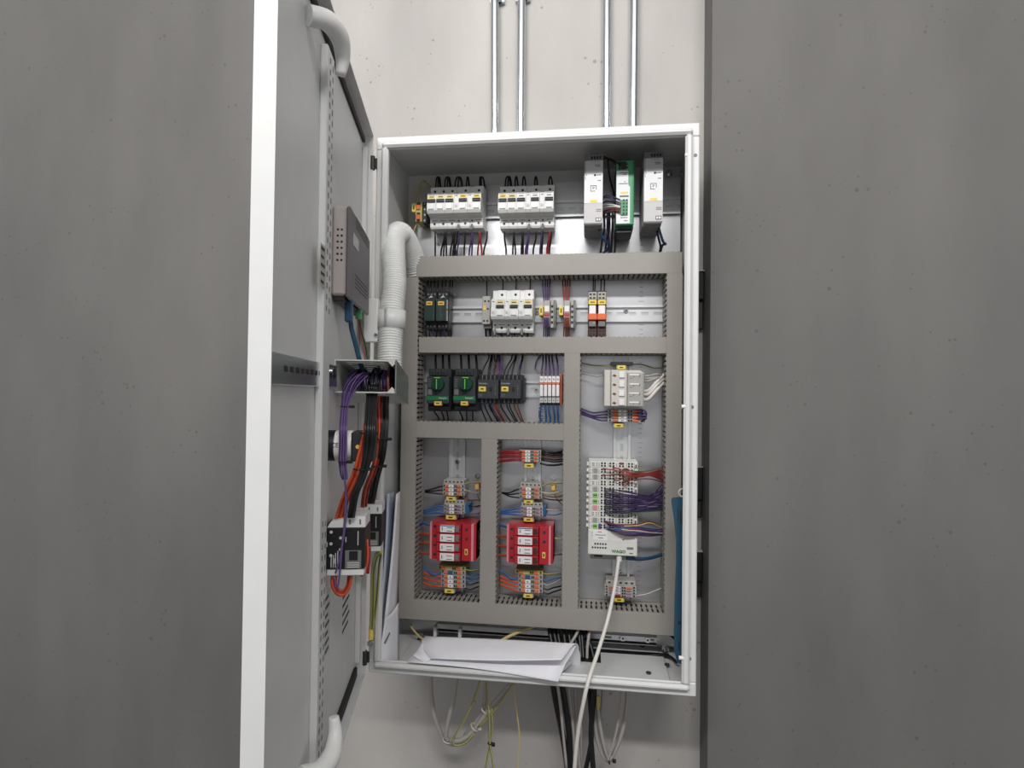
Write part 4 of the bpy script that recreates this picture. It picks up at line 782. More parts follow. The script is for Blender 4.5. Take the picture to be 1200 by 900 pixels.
for k in range(NS):
    zc = zt-PT*(k+.5); im = inds[k]
    nmk = {'dots': 'four round indicators', 'plc_grey': 'a grey marker', 'led_green': 'a green marker', 'pink': 'a pink marker'}[im]
    t = thing('io_module', ORD[k]+' white controller slice from the gateway side, with '+nmk, 'io module', (x0, YP, zc), group='controller slices')
    for nm, me in (('body', BODY), ('seam', SEAM), ('release_tab', TOOTH), ('latch', FL), ('latch_slot', FD)): part(nm, me, None, t)
    o = part('contact_hole', HOLES, None, t); o['kind'] = 'stuff'
    if im == 'dots': part('indicator', DOTS, None, t)['kind'] = 'stuff'
    else:
        part('indicator', MB().box(W_*.095, W_*.185, -D-.0006, -D, -PT*.38, PT*.36), im if im != 'pink' else 'pink', t)
        if im == 'led_green': part('indicator_print', MB().box(W_*.10, W_*.18, -D-.0009, -D-.0006, -PT*.1, PT*.12), 'w_green' if k < 10 else 'w_green', t)
    if k in (0,): part('red_connector', MB().box(W_*.63, W_*.70, -D-.0005, -D, PT*.05, PT*.4), 'w_brown', t)
    if k == 10: part('red_connector', MB().cbox(W_*.21, W_*.26, -D-.002, -D, -PT*.4, 0, .0005), 'w_red', t); part('blue_connector', MB().cbox(W_*.21, W_*.26, -D-.002, -D, 0, PT*.45, .0005), 'w_blue', t)
x0, x1, z0, z1 = qr(689, 621.5, 747, 651, .096); W_ = x1-x0; H = z1-z0; D = YP-.096
t = thing('controller', 'off-white controller head station with green lettering below its slices', 'controller', (x0, YP, z0))
part('body', MB().cbox(0, W_, -D, -.008, 0, H, .0015), 'plc_white', t); part('face_label', MB().box(W_*.10, W_*.39, -D-.0005, -D, H*.60, H*.99), 'label_white', t)
part('rounded_panel', MB().prism([(W_*.40, H*.62), (W_*.98, H*.62), (W_*.98, H*.22), (W_*.86, H*.26), (W_*.70, H*.40), (W_*.50, H*.58)], 1, -D-.0005, -D), 'plc_white', t)
text('brand_lettering', 'WAGO', .0082, 'green_dark', t, (W_*.625, -D-.0006, H*.165), bold=.0003)
for r_ in range(2):
    for k in range(6): part('status_light', MB().cyl((W_*(.095+.053*k), -D-.0005, H*(.44-.15*r_)), (W_*(.095+.053*k), -D, H*(.44-.15*r_)), .0019, 8), 'label_white' if (r_, k) == (0, 0) else 'ink', t)
mb = MB(); [mb.box(W_*a, W_*b, -D-.0007, -D-.0004, H*z, H*z+.0014) for (a, b, z) in ((.2, .28, .9), (.14, .36, .78), (.21, .31, .67), (.08, .1, .86), (.08, .1, .75))]; mb.box(W_*.79, W_*.92, -D-.0007, -D, H*.27, H*.36); mb.box(W_*.84, W_*.91, -D-.0007, -D, H*.10, H*.14); part('front_print', mb, 'ink_soft', t)['kind'] = 'stuff'
part('reset_dot', MB().cyl((W_*.715, -D-.0008, H*.65), (W_*.715, -D, H*.65), .0013, 8), 'ink', t)
part('port_block', MB().cbox(W_*.05, W_*.95, -D+.015, -.02, -.012, .001, .001), 'plc_grey', t); part('port', MB().box(W_*.13, W_*.30, -D+.0145, -D+.0155, -.008, -.002), 'brown_dark', t)
# controller wiring
mat('w_plum', (52, 38, 72), .4)
g = 'red wires of the controller'
for i in range(9):
    u0, v0 = ((707, 549), (718, 548), (707, 556), (718, 555.5), (719, 562), (730, 562), (731, 549.5), (729, 567), (720, 551))[i]
    m = ('w_pink', 'w_red', 'w_brown')[i % 3]
    wire([(u0, v0, .098), (u0+6, v0+1, .090), (738, 553.5+i*.55, .088), (751, 554+i*.6, .10), (763, 553.5+i*.5, .115), (782, 547+i*2.4, .15)], .0012, m, 'red wire running from the controller slices to the duct behind the blue strip', g)
wire([(733, 550, .098), (741, 552, .09), (752, 552.5, .10), (766, 550.5, .12), (782, 545, .15)], .0013, 'w_green', 'dark green wire above the red wires of the controller'); wire([(729, 565, .098), (745, 562, .09), (757, 561, .11), (768, 562.5, .13), (782, 567, .15)], .0011, 'w_red', 'single red wire below the red bundle of the controller')
g = 'purple wires of the controller'
for i in range(22):
    f = i/21; v0 = 572.5+f*27; u0 = 708.5+(i % 2)*9
    ve = 568+f*32 if i % 3 else 560+f*36
    wire([(u0, v0, .098), (u0+7, v0+.8+random.uniform(-.6, .6), .089), (734, 576.5+f*23+random.uniform(-1, 1), .085), (749, 579+f*20+random.uniform(-1, 1), .095), (764, 579+f*19+random.uniform(-1.5, 1), .118), (782, ve, .15)], .00115, 'w_purple' if i % 2 else 'w_plum', ('purple' if i % 2 else 'dark plum')+' wire running from the controller slices to the duct behind the blue strip', g)
for i in range(3): wire([(709, 600+i*.5, .098), (717, 602, .092), (734, 599.5+i, .088), (752, 598+i, .10), (782, 594+i*2, .15)], .0013, 'w_teal' if i < 2 else 'w_green', ('dark blue' if i < 2 else 'dark green')+' wire below the purple bundle of the controller', g)
g = 'lower wires of the controller'
for i, (v0, v2, v3, ve, m, nm) in enumerate(((610, 617, 620, 621, 'w_purple', 'purple'), (612, 619, 622, 624, 'w_purple', 'purple'), (616, 621, 624, 625, 'w_white', 'white'), (617, 624, 625.5, 626, 'w_purple', 'purple'), (619, 626, 626.5, 627, 'w_purple', 'purple'), (613, 616.5, 613, 622, 'w_cream', 'cream'), (611, 615, 611.5, 623, 'w_brown', 'brown'), (620, 627.5, 628, 626, 'brown_dark', 'dark'), (615, 620, 623, 622, 'w_red', 'red'), (617, 619, 621, 624, 'w_blue', 'blue'), (614, 618, 622, 625, 'w_purple', 'purple'))):
    wire([(708+(i % 3)*4, v0, .098), (716+(i % 3)*4, v0+3, .089), (734, v2, .085), (749, v2+(v3-v2)*.3, .094), (763, v3, .115), (782, ve, .15)], .0014, m, nm+' wire running from the lowest controller slices to the duct behind the blue strip', g)
wire([(737, 652, .12), (742, 654.5, .118), (752, 655, .122), (765, 653, .135), (783, 647, .152)], .0038, 'w_teal', 'dark blue network cable under the controller', name='network_cable', cat='cable', n=8)
p = q(739, 653, .115); solo('network_plug', MB().cbox(-.009, .007, -.006, .010, -.005, .006, .0015), 'w_teal', 'dark blue network plug under the controller', 'plug', (p.x, .115, p.z))
t = wire([(725.5, 652, .105), (724, 664, .098), (720, 690, .088), (712, 727, .065), (700, 766, .02), (690, 796, -.017), (684, 822, -.022), (677.5, 858, -.012), (673, 905, 0), (671, 960, .01), Vector((q(670, 960, .01).x, .01, .3)), Vector((q(670, 960, .01).x, .0, .01))], .0036, 'w_white', 'white network cable hanging out over the front of the cabinet', name='network_cable', cat='cable', n=10)
p = q(725.5, 652.5, .105); solo('cable_boot', MB().cyl((0, 0, .004), (0, -.002, -.008), .0055, 12), 'w_white', 'white round cable boot at the controller', 'plug', p)
# small terminal strip at the foot
nJ = 'the small terminals at the foot of the controller rail'
end_bracket(710, 681, 745, 686.5, 'grey toothed bracket above '+nJ, mark=False)
for i in range(4): term(708.5, 687+i*3.3, 746, 687+(i+1)*3.3-.15, 'terminal_grey', 'purple_grey' if i else 'orange', 'label_white' if i < 3 else 'w_red', OR[i]+' terminal of '+nJ, nJ)
end_bracket(719, 700, 732, 706, 'yellow-labelled end bracket below '+nJ)
wire([(736, 697, .13), (739, 701, .13), (741, 708, .14), (742, 716, .15)], .0012, 'yg', 'thin yellow wire dropping into the bottom duct by the foot terminals'); wire([(746, 698, .14), (758, 696, .145), (768, 692, .15), (781, 687, .155)], .0008, 'w_white', 'thin white thread wire beside the foot terminals')
# ================================================================== ON THE DOOR
mat('w_violet', (104, 80, 132), .4); mat('w_rust', (150, 52, 40), .4)
mat('door_duct', (206, 206, 202), .4); mat('door_duct_cover_shaded', (128, 132, 127), .25)  # cover's shade put into a darker colour, walls lightened for the lit edges
def dw(u, v, off): s, z = dn(u, v, off); return dpt(s, off, z)
def dws(u, v, s): off, z = ds(u, v, s); return dpt(s, off, z)
def path(P, S, d=lambda j: 0, e=0):
    "door-side wire: pixels P with the distance from the hinge S at each"
    return [dws(u+d(j), v, S[j]+e) for j, (u, v) in enumerate(P)]
sP = dn(381, 522, .004)[0]-.018; sB1 = dn(377.5, 640, .001)[0]; owB = ds(427.5, 643, sB1)[0]; sB2 = dn(447, 620, owB)[0]
sG = sP+.026                                  # just clear of the push-button housing
# router
s1, _ = dn(388.5, 293, 0); th = ds(409.5, 293, s1)[0]; zt_ = ds(399, 241, s1)[1]; zb_ = ds(399, 346, s1)[1]; s0 = dn(432.5, 320, th)[0]
H = zt_-zb_
t = thing('wireless_router', 'taupe router with a dark lid and twelve vent holes mounted on the door', 'router', DO+Vector((0, 0, zb_)), DR)
part('body', MB().cbox(s0, s1, 0, th*.80, 0, H, .003), 'router_body', t)
part('lid', MB().cbox(s0-.001, s1+.0005, th*.80, th*1.03, -.004, H+.001, .004), 'router_lid', t)
for i in range(6):
    for j in range(2): part('vent_hole', MB().cyl((s1, th*(.34+.22*j), H*(.30+.068*i)+.012), (s1+.0005, th*(.34+.22*j), H*(.30+.068*i)+.012), .0017, 8), 'black', t)
L_ = s1-s0
for i in range(4): part('vent_slit', MB().box(s0+L_*.15, s0+L_*.75, th*1.03, th*1.03+.0004, H*.16+i*.006, H*.16+i*.006+.0014), 'ink', t)
for i in range(4): part('vent_slit', MB().box(s0+L_*.1, s0+L_*.75, th*1.03, th*1.03+.0004, H*.86+i*.005, H*.86+i*.005+.0014), 'ink', t)
part('lid_label', MB().box(s0+L_*.62, s0+L_*.86, th*1.03, th*1.03+.0004, H*.62, H*.76), 'sticker', t)
part('socket_strip', MB().cbox(s0+.02, s1-.004, .004, th*.75, -.008, 0, .001), 'black', t)
p = dw(409, 362, .020); o = solo('network_plug', MB().cbox(-.006, .006, -.0055, .0055, -.020, .012, .002), 'w_teal', 'blue network plug under the router', 'plug', p, DR)
wire([dw(410, 368, .020), dw(412, 385, .022), dw(417, 405, .028), dw(423, 428, .034), dw(428, 440, .034)], .0038, 'w_teal', 'blue network cable running from the router into the door duct', name='network_cable', cat='cable', n=8)
p = dw(420.5, 366, .020); solo('power_plug', MB().cbox(-.004, .004, -.005, .005, -.012, .010, .001), 'green_module', 'small green power plug under the router', 'plug', p, DR)
for (du, m, l) in ((0, 'w_red', 'red'), (2.5, 'w_black', 'black'), (4, 'w_green', 'green')):
    wire([dw(419+du*.5, 371, .020), dw(421.5+du*.6, 388, .022), dw(426+du, 408, .030), dw(429+du*1.2, 432, .036)], .0011, m, l+' supply wire running from the router into the door duct')
# perforated strip left of the door duct
s_e = dn(391, 440, 0)[0]; zc_ = dn(383, 438, .006)[1]
t = thing('perforated_strip', 'grey perforated steel strip on the door beside the open duct end', 'rail', DO+Vector((0, 0, zc_)), DR)
part('strip', MB().cbox(s_e+.005, .56, 0, .006, -.018, .014, .001), 'galv', t)
for i in range(12): part('slot', MB().box(s_e+.02+i*.022, s_e+.032+i*.022, .006, .0064, -.004, .002), 'black', t)
part('screw', MB().cyl((s_e+.045, .006, .004), (s_e+.045, .009, .004), .005, 10), 'bright_steel', t)
# open duct on the door
sN = s_e; wN = ds(464.5, 440, sN)[0]; zT = ds(428, 421.5, sN)[1]; zB = ds(428, 460.5, sN)[1]; sF = .012
zTF = ds(486, 444, sF)[1]; zBF = ds(484, 472, sF)[1]; drop_ = ((zTF-zT)+(zBF-zB))/2
def shear(mb):
    mb.v = [(x, y, z+drop_*max(0, (sN-x)/(sN-sF))) for (x, y, z) in mb.v]; return mb
t = thing('door_duct', 'open-ended grey wiring duct fixed across the door below the hose', 'cable duct', DO.copy(), DR)
part('back_wall', shear(MB().box(sF, sN, .0005, .0025, zB, zT)), 'door_duct', t)
for (z0, nm) in ((zT-.002, 'upper_wall'), (zB, 'lower_wall')):
    mb = MB(); mb.box(sF, sN, .0025, wN*.16, z0, z0+.002); mb.box(sF, sN, wN*.80, wN-.002, z0, z0+.002)
    n = int((sN-sF)/.022)
    for i in range(n+1):
        a = sN-.0185-i*.022; mb.box(max(sF, a), a+.0185, wN*.16, wN*.80, z0, z0+.002)
    part(nm, shear(mb), 'door_duct', t)
part('cover', shear(MB().cbox(sF, sN, wN-.002, wN, zB-.001, zT+.001, .0006)), 'door_duct_cover_shaded', t)
for (z0, sg) in ((zT-.002, -1), (zB+.002, 1)): part('cover_hook', shear(MB().prism([(wN*.86, z0), (wN*.97, z0), (wN*.97, z0+sg*.004), (wN*.93, z0+sg*.0075), (wN*.90, z0+sg*.004)], 0, sF, sN)), 'door_duct', t)
# tangle inside the duct, then the hanging bundles
TG = MB(); TO = dpt(sN-.05, wN*.5, (zT+zB)/2); TMI = {'w_black': 0, 'w_purple': 1, 'w_plum': 2, 'w_brown': 3}
def tangle(P, r, m):
    TG.sweep([p-TO for p in smooth(P, 5)], r, 6, [TMI[m]])
for i in range(34):
    m = 'w_purple' if i % 3 else 'w_black'; a = random.uniform(.25, .95); f = lambda: random.uniform(-.006, .006)
    zc = (zT+zB)/2; k = lambda s: drop_*(sN-s)/(sN-sF)
    P = [dpt(sF+.03, wN*(.3+.4*random.random()), zc+k(sF+.03)+f()*1.5), dpt(sF+.10, wN*(.3+.4*random.random()), zc+k(sF+.1)+f()*1.5), dpt(sN-.07, wN*a, zc+k(sN-.07)+.004+f()), dpt(sN-.045, wN*(a-.05), zc+.006+f()), dpt(sN-.035, wN*(a-.12), zc-.006+f()), dpt(sN-.04, wN*(a-.1), zB+.006)]
    tangle(P, .0018, m)
for i in range(26):
    m = ('w_black', 'w_plum', 'w_black', 'w_brown')[i % 4]; a = .42+.5*i/25; f = lambda: random.uniform(-.004, .004); zc = (zT+zB)/2; k = lambda s: drop_*(sN-s)/(sN-sF); e = random.uniform(.012, .05)
    tangle([dpt(sF+.03, wN*a+f(), zc+k(sF+.03)+f()*2), dpt(sN-.10, wN*a+f(), zc+k(sN-.1)+f()*3), dpt(sN-e-.03, wN*a+f(), zc+.006+f()*3), dpt(sN-e-.008, wN*(a-.03)+f(), zc-.004+f()), dpt(sN-e-.004, wN*(a-.03), zB+k(sN-e)+.004)], .0024, m)
o = solo('wire_tangle', TG, ['w_black', 'w_purple', 'w_plum', 'w_brown'], 'dense tangle of purple and black wires inside the open door duct', 'wires', TO); o['kind'] = 'stuff'
IN = dpt(sN-.11, wN*.6, (zT+zB)/2+drop_*.11/(sN-sF))
PU = [(425, 438), (416, 446), (409, 458), (404.5, 475), (402.5, 500), (402, 525), (401.5, 541)]
PS = [sN-.03, sN-.012, sN+.004, (sN+sG)/2+.003, sG, sG, sG]
for i in range(6):
    d = (-4.4, -2.6, -.9, .8, 2.5, 4.2)[i]
    E_ = [(403+d*.8, 556), (404+d*.5, 562)] if i not in (1, 3) else ([(404, 560), (405, 590), (402.5, 625), (398, 655), (393, 672)] if i == 1 else [(404, 560), (406, 590), (404, 620), (401, 640), (398.5, 668), (395, 690), (392, 676)])
    ES = [sG, sG] if i not in (1, 3) else [sG+(sB1+.004-sG)*min(1, k/2) for k in range(len(E_))]
    L = [(u+d*(.85 if j > 2 else 1.5), v+((i % 3)-1)*(2 if j < 2 else 0)) for j, (u, v) in enumerate(PU)]+E_
    wire(path(L, PS+ES, e=.0022*(i % 2)), .0013, 'w_violet' if i % 2 else 'w_purple', ('long ' if i in (1, 3) else '')+'purple wire hanging from the open door duct', 'purple bundle hanging from the door duct')
def tie(u, v, sv, r, lab, m='black'):
    p = dws(u, v, sv); t = thing('cable_tie', lab, 'cable tie', p, DR)
    mb = MB(); P = [(r*math.cos(a), r*math.sin(a), 0) for a in [2*math.pi*i/14 for i in range(15)]]; mb.sweep(P, .0011, 5); part('strap', mb, m, t)
    part('lock_head', MB().cbox(-.002, .006, r-.001, r+.006, -.002, .002, .0006), m, t)
tie(405, 476.5, (sN+sG)/2+.004, .0065, 'black cable tie on the purple bundle just under the door duct'); tie(402.5, 541, sG+.001, .0062, 'black cable tie on the purple bundle lower end')
AS = [sN-.03, sN-.018, sG-.004, sG, sG, (sG+sB1)/2-.004, sB1-.014, sB1-.014]
BA = [(436, 452), (436, 465), (433, 492), (427.5, 520), (419, 552), (405, 584), (398, 606), (394, 616)]
for i in range(4):
    d = (-4.2, -1.4, 1.4, 4.2)[i]
    wire([IN+Vector((0, 0, d*.001))]+path(BA, AS, lambda j: d*(1 if j < 5 else .9), -.002*(i % 2)), .0021, ('w_orange', 'w_rust', 'w_orange', 'w_rust')[i], ('bright orange' if i % 2 == 0 else 'rust red')+' wire of the bundle curving down to the front contact block', 'orange bundle at the front contact block')
KS = [sN-.02, sN-.008, sG+.006, sG+.008, sG+.006, sG+.006, (sG+sB1)/2-.002]
BK = [(438, 452), (438, 465), (436, 495), (432.5, 525), (425, 558), (416, 580), (411.5, 606)]
for i in range(5):
    d = (-6, -2.8, .2, 3, 5.6)[i]
    wire([IN+Vector((0, 0, d*.001))]+path(BK, KS, lambda j: d*(.9 if j < 4 else .5)-(2 if j < 3 else 0), .002*(i % 2)), .0021, 'w_black', 'black wire of the bundle running to the front contact block', 'black bundle at the front contact block')
sM = sN-.06; BS = [sM, sM, sM+.01, sM+.01, sM+.005, (sM+sB2)/2, sB2-.012]
BB = [(444, 456), (444, 472), (444.5, 500), (443, 525), (438, 550), (429, 574), (426, 598)]
for i in range(3):
    d = (-2.6, 0, 2.6)[i]; wire([IN+Vector((0, 0, d*.001))]+path(BB, BS, lambda j: d, .002*(i % 2)), .0020, ('w_rust', 'w_orange', 'w_red')[i], ('rust red', 'orange', 'dark red')[i]+' wire of the bundle running to the rear contact block', 'red bundle at the rear contact block')
CS = [sM, sM, sM+.012, sM+.012, (sM+sB2)/2, sB2-.012]
BC = [(451, 458), (451, 475), (450.5, 505), (447, 535), (440, 562), (434, 592)]
for i in range(4):
    d = (-3.4, -1.1, 1.3, 3.6)[i]; wire([IN+Vector((0, 0, d*.001))]+path(BC, CS, lambda j: d*.9, -.002*(i % 2)), .0022, 'w_black', 'black wire of the bundle running to the rear contact block', 'black bundle at the rear contact block')
tie(430, 507.5, sG+.004, .0095, 'black cable tie high on the orange bundle'); tie(423, 549.5, sG+.004, .0095, 'black cable tie low on the orange bundle'); tie(448, 514.5, sM+.012, .009, 'black cable tie high on the rear red and black bundle'); tie(442, 546, sM+.006, .009, 'black cable tie low on the rear red and black bundle')
# push-button back with printed sleeve
c0 = ds(379.5, 522, sP); zP = c0[1]; rP = (ds(381, 504, sP)[1]-ds(381, 540, sP)[1])/2
o_ = [max(.0005, ds(u, 522, sP)[0]) for u in (380, 389, 414, 440)]; o_[1] = o_[0]+.015
t = thing('signal_button', 'black push-button housing with a white printed sleeve on the door', 'push button', DO+DD*sP+Vector((0, 0, zP)), DR)
part('collar', MB().cyl((0, .0005, 0), (0, o_[1], 0), rP, 24), 'black', t)
sl = part('printed_sleeve', MB().cyl((0, o_[1], 0), (0, o_[2], 0), rP*.985, 24), 'label_white', t)
text('sleeve_lettering', 'CE 80', .009, 'ink', sl, (rP*1.0, (o_[1]+o_[2])/2-.004, .002), (math.pi/2, math.pi/2*0, math.pi/2))
mb = MB(); [mb.box(rP*.985, rP*.985+.0004, o_[1]+.003+(o_[2]-o_[1])*.5, o_[2]-.003-random.uniform(0, .006), -.008+i*.0035, -.0068+i*.0035) for i in range(5)]; part('sleeve_print', mb, 'ink_soft', sl)['kind'] = 'stuff'
part('contact_carrier', MB().cbox(-rP*.9, rP*.9, o_[2], o_[3], -rP*.95, rP*.95, .002), 'dark', t)
for k in range(2): part('terminal_screw', MB().cyl((rP*.9, o_[2]+(o_[3]-o_[2])*(.3+.4*k), 0), (rP*.9+.001, o_[2]+(o_[3]-o_[2])*(.3+.4*k), 0), .0028, 10), 'yellow_tag', t)
# two black contact blocks with white connectors
def cblock(sB, v0, v1, u0, u1, lab, dl):
    oW = ds(u1, (v0+v1)/2, sB)[0]; z1_ = ds((u0+u1)/2, v0, sB)[1]; z0_ = ds((u0+u1)/2, v1, sB)[1]; H = z1_-z0_
    t = thing('power_contact_block', lab, 'contact block', DO+Vector((0, 0, z0_)), DR)
    part('body', MB().cbox(sB-dl, sB, .0005, oW, 0, H, .0015), 'black', t)
    part('upper_connector', MB().prism([(oW*.12, H), (oW*1.0, H), (oW*1.0, H+.015), (oW*.55, H+.016), (oW*.50, H+.012), (oW*.2, H+.008)], 0, sB-dl*.85, sB-.002), 'white_plastic', t)
    part('lower_connector', MB().cbox(sB-dl*.8, sB-.002, oW*.12, oW*.98, -.009, 0, .001), 'white_plastic', t)
    for k in range(2): part('connector_slot', MB().box(sB-.0022, sB-.0016, oW*(.62+.24*k), oW*(.66+.24*k), H+.004, H+.011), 'ink_soft', t)
    mb = MB()
    for (a, b, z, h_) in ((.12, .38, .55, .012), (.30, .34, .15, .45), (.55, .60, .66, .22)): mb.box(sB, sB+.0004, oW*a, oW*(a+.02), H*z, H*(z+.12))
    for k in range(6): mb.cyl((sB, oW*(.22+.22*(k % 2)), H*(.90-.14*k)), (sB+.0004, oW*(.22+.22*(k % 2)), H*(.90-.14*k)), .0022, 8)
    for k in range(4): mb.box(sB, sB+.0004, oW*(.22+.05*k), oW*(.24+.05*k), H*.05, H*(.3+.05*k))
    part('white_print', mb, 'sticker', t)['kind'] = 'stuff'
    part('rating_plate', MB().box(sB, sB+.0005, oW*.55, oW*.92, H*.03, H*.46), 'psu_dark', t); part('rating_plate_window', MB().box(sB+.0005, sB+.0008, oW*.64, oW*.84, H*.22, H*.44), 'black', t)
    mb = MB(); [mb.box(sB+.0005, sB+.0008, oW*.60, oW*.88, H*(.05+.05*k), H*(.07+.05*k)) for k in range(3)]; part('rating_print', mb, 'sticker', t)['kind'] = 'stuff'
    part('side_line', MB().box(sB, sB+.0004, oW*.83, oW*.85, H*.58, H*.92), 'sticker', t)
    return oW
ow = cblock(sB1, 618.5, 667.5, 377.5, 427.5, 'black contact block with white connectors, in front, holding the orange loop', .055)
cblock(sB2, 602.5, 640.5, 400, 447, 'black contact block with white connectors nearer the hinge, partly hidden', .05)
for k in range(3):
    z = .0; L = [(390+k*2.5, 669), (389+k*2, 684), (394+k*1.5, 695-k*2), (403, 697-k*2.5), (410-k*1.2, 686-k), (412-k*1.5, 671)]
    wire([dws(u, v, sB1-.012-.004*k) for u, v in L], .0022, ('w_orange', 'w_rust', 'w_orange')[k], ('outer orange', 'rust red', 'inner orange')[k]+' wire looping under the front contact block')
wire([dws(430, 632, sB1-.02), dws(431, 652, sB1-.02), dws(428, 668, sB1-.02), dws(424, 674, sB1-.02), dws(421, 670, sB1-.02)], .0022, 'w_orange', 'orange wire beside the front contact block'); wire([dws(433, 640, sB1-.03), dws(432.5, 655, sB1-.03), dws(431, 672, sB1-.03)], .0024, 'w_red', 'red wire beside the front contact block')
# earth strap from the door to the cabinet stud
wire([(446.5, 646, -.10), (441, 652, -.09), (437.5, 668, -.06), (436.8, 700, -.035), (436, 725, -.018), (434.8, 738, -.014)], .0042, 'yg', 'thick green-yellow earth strap between door and cabinet', name='earth_strap', n=9)
wire([(447, 648, -.08), (444.5, 664, -.05), (442, 700, -.02), (439, 725, -.014), (436.5, 738, -.014)], .0026, 'yg', 'thinner green-yellow earth wire beside the earth strap')
p = q(434.8, 744, -.014); t = thing('earth_stud', 'steel earth stud with yellow lug on the cabinet frame', 'stud', p); part('lug', MB().cyl((0, 0, .012), (0, 0, -.008), .0045, 10), 'yellow_tag', t); part('nut', MB().cyl((0, .010, -.014), (0, -.004, -.014), .0065, 6, smooth=False), 'bright_steel', t); part('bolt', MB().cyl((0, .012, -.014), (0, -.010, -.014), .0032, 10), 'bright_steel', t)
# ================================================================== CORRUGATED HOSE
HP = smooth([q(489, 322, .137), q(486, 309, .128), q(480, 290, .105), q(470, 274, .07), q(461.5, 279, .028), q(461, 300, .0), q(462, 330, -.02), q(459.5, 360, -.035), q(457.5, 395, -.045), q(457, 428, -.05), q(457, 452, -.05)], 10)
fine = []
for i in range(len(HP)-1):
    n_ = max(1, int((HP[i+1]-HP[i]).length/.0009))
    fine += [HP[i].lerp(HP[i+1], j/n_) for j in range(n_)]
fine.append(HP[-1]); acc = 0; rad = []
for i, p in enumerate(fine):
    if i: acc += (p-fine[i-1]).length
    rad.append(.0215+.0018*math.sin(acc/.0046*2*math.pi))
t = thing('corrugated_hose', 'white corrugated hose bridging the cabinet duct and the door duct', 'hose', fine[-1])
part('tube', MB().sweep([p-fine[-1] for p in fine], rad, 20), 'hose', t)
pc = q(458.5, 374.5, -.04)
t = thing('hose_clamp', 'white plastic hose holder band fixed to the door edge', 'clamp', pc)
mb = MB(); R_ = .0262; A = [math.radians(a) for a in range(-100, 281, 12)]
for z in (0,):
    n = len(A); vs = []; 
    for (r_, zz) in ((R_, -.0165), (R_, .0165), (R_-.003, .0165), (R_-.003, -.0165)):
        vs += [(r_*math.cos(a), r_*math.sin(a), zz) for a in A]
    fs = []
    for k in range(4):
        for i in range(n-1): fs.append([k*n+i, k*n+i+1, ((k+1) % 4)*n+i+1, ((k+1) % 4)*n+i])
    fs += [[0, n, 2*n, 3*n], [n-1, 2*n-1, 3*n-1, 4*n-1]]
    mb.add(vs, fs, 0, True)
part('band', mb, 'white_plastic', t)
a = q(427, 350, -.055)-pc; b = q(440, 401, -.055)-pc
part('bracket', MB().cbox(a.x, b.x+.004, -.018, -.004, b.z, a.z, .0015), 'white_plastic', t); part('arm', MB().cbox(b.x-.004, -R_+.003, -.016, -.004, -.0155, .0155, .0015), 'white_plastic', t)
part('screw', MB().cyl((b.x+.002, -.018, -.030), (b.x+.002, -.021, -.030), .003, 10), 'bright_steel', t)
# ================================================================== PAPERS
def sheet(rows, label, m='paper', thick=.0005, loc=None, k=5):
    "rows of points; lofted and given a thickness"
    R_ = [smooth(r, k) for r in rows]; o0 = R_[0][0].copy(); mb = MB(); n = len(R_[0])
    cols = [smooth([r[i] for r in R_], 4) for i in range(n)]; m_ = len(cols[0])
    vs = [p-o0 for c in cols for p in c]; nr = []
    for i in range(n):
        for j in range(m_):
            du = cols[min(i+1, n-1)][j]-cols[max(i-1, 0)][j]; dv = cols[i][min(j+1, m_-1)]-cols[i][max(j-1, 0)]; nn = du.cross(dv); nn = nn.normalized() if nn.length > 1e-9 else Vector((0, 0, 1)); nr.append(nn)
    N = n*m_; V = vs+[v+q_*thick for v, q_ in zip(vs, nr)]; F = []
    for i in range(n-1):
        for j in range(m_-1):
            a, b, c, d = i*m_+j, (i+1)*m_+j, (i+1)*m_+j+1, i*m_+j+1; F += [[a, b, c, d], [N+d, N+c, N+b, N+a]]
    for i in range(n-1): a, b = i*m_, (i+1)*m_; F.append([a, N+a, N+b, b]); a, b = a+m_-1, b+m_-1; F.append([a, b, N+b, N+a])
    for j in range(m_-1): F.append([j, j+1, N+j+1, N+j]); a = (n-1)*m_+j; F.append([a, N+a, N+a+1, a+1])
    mb.add(V, F, 0, True); return solo('paper_sheet', mb, m, label, 'paper', o0)
lo = -.4855+ZC
sheet([[q(473, 781, -.004), q(560, 789, -.006), q(650, 797, -.010)], [q(483, 770, .03), q(570, 775, .03), q(662, 785, .03)], [q(494, 760, .075), q(580, 764, .075), q(672, 775, .075)]], 'bottom white sheet of the paper stack lying over the cabinet sill', thick=.0012)
sheet([[q(477, 776, -.008), q(560, 784, -.010), q(654, 799, -.016)], [q(486, 766, .010), q(570, 772, .010), q(662, 780, .006)], [q(494, 754, .035), q(580, 758, .035), q(671, 765, .034)], [q(499, 748, .055), q(585, 751, .055), q(676, 757, .055)], [q(503, 755, .075), q(588, 762, .075), q(680, 768, .072)], [q(504, 765, .085), q(590, 772, .085), q(680, 787, .075)]], 'folded white sheet standing like a tent in the paper stack', thick=.0006)
sheet([[q(505, 772, -.006), q(585, 774.5, -.010), q(658, 773.5, -.012)], [q(497, 762, .012), q(585, 764, .010), q(664, 766, .010)], [q(494, 752, .034), q(583, 755, .034), q(670, 758, .034)], [q(500, 746, .054), q(586, 749.5, .054), q(676, 754.5, .054)], [q(508, 750, .070), q(590, 754, .070), q(679, 760, .068)]], 'top white flap folded over the paper stack on the cabinet sill', thick=.0006)
sheet([[q(484, 768, .0), q(488, 762, .02), q(495, 752, .03)], [q(489, 772, -.004), q(494, 768, .0), q(497, 762, .012)], [q(498, 778, -.008), q(502, 775, -.006), q(505, 772, -.004)]], 'curled corner sheet at the hose end of the paper stack', thick=.0005)
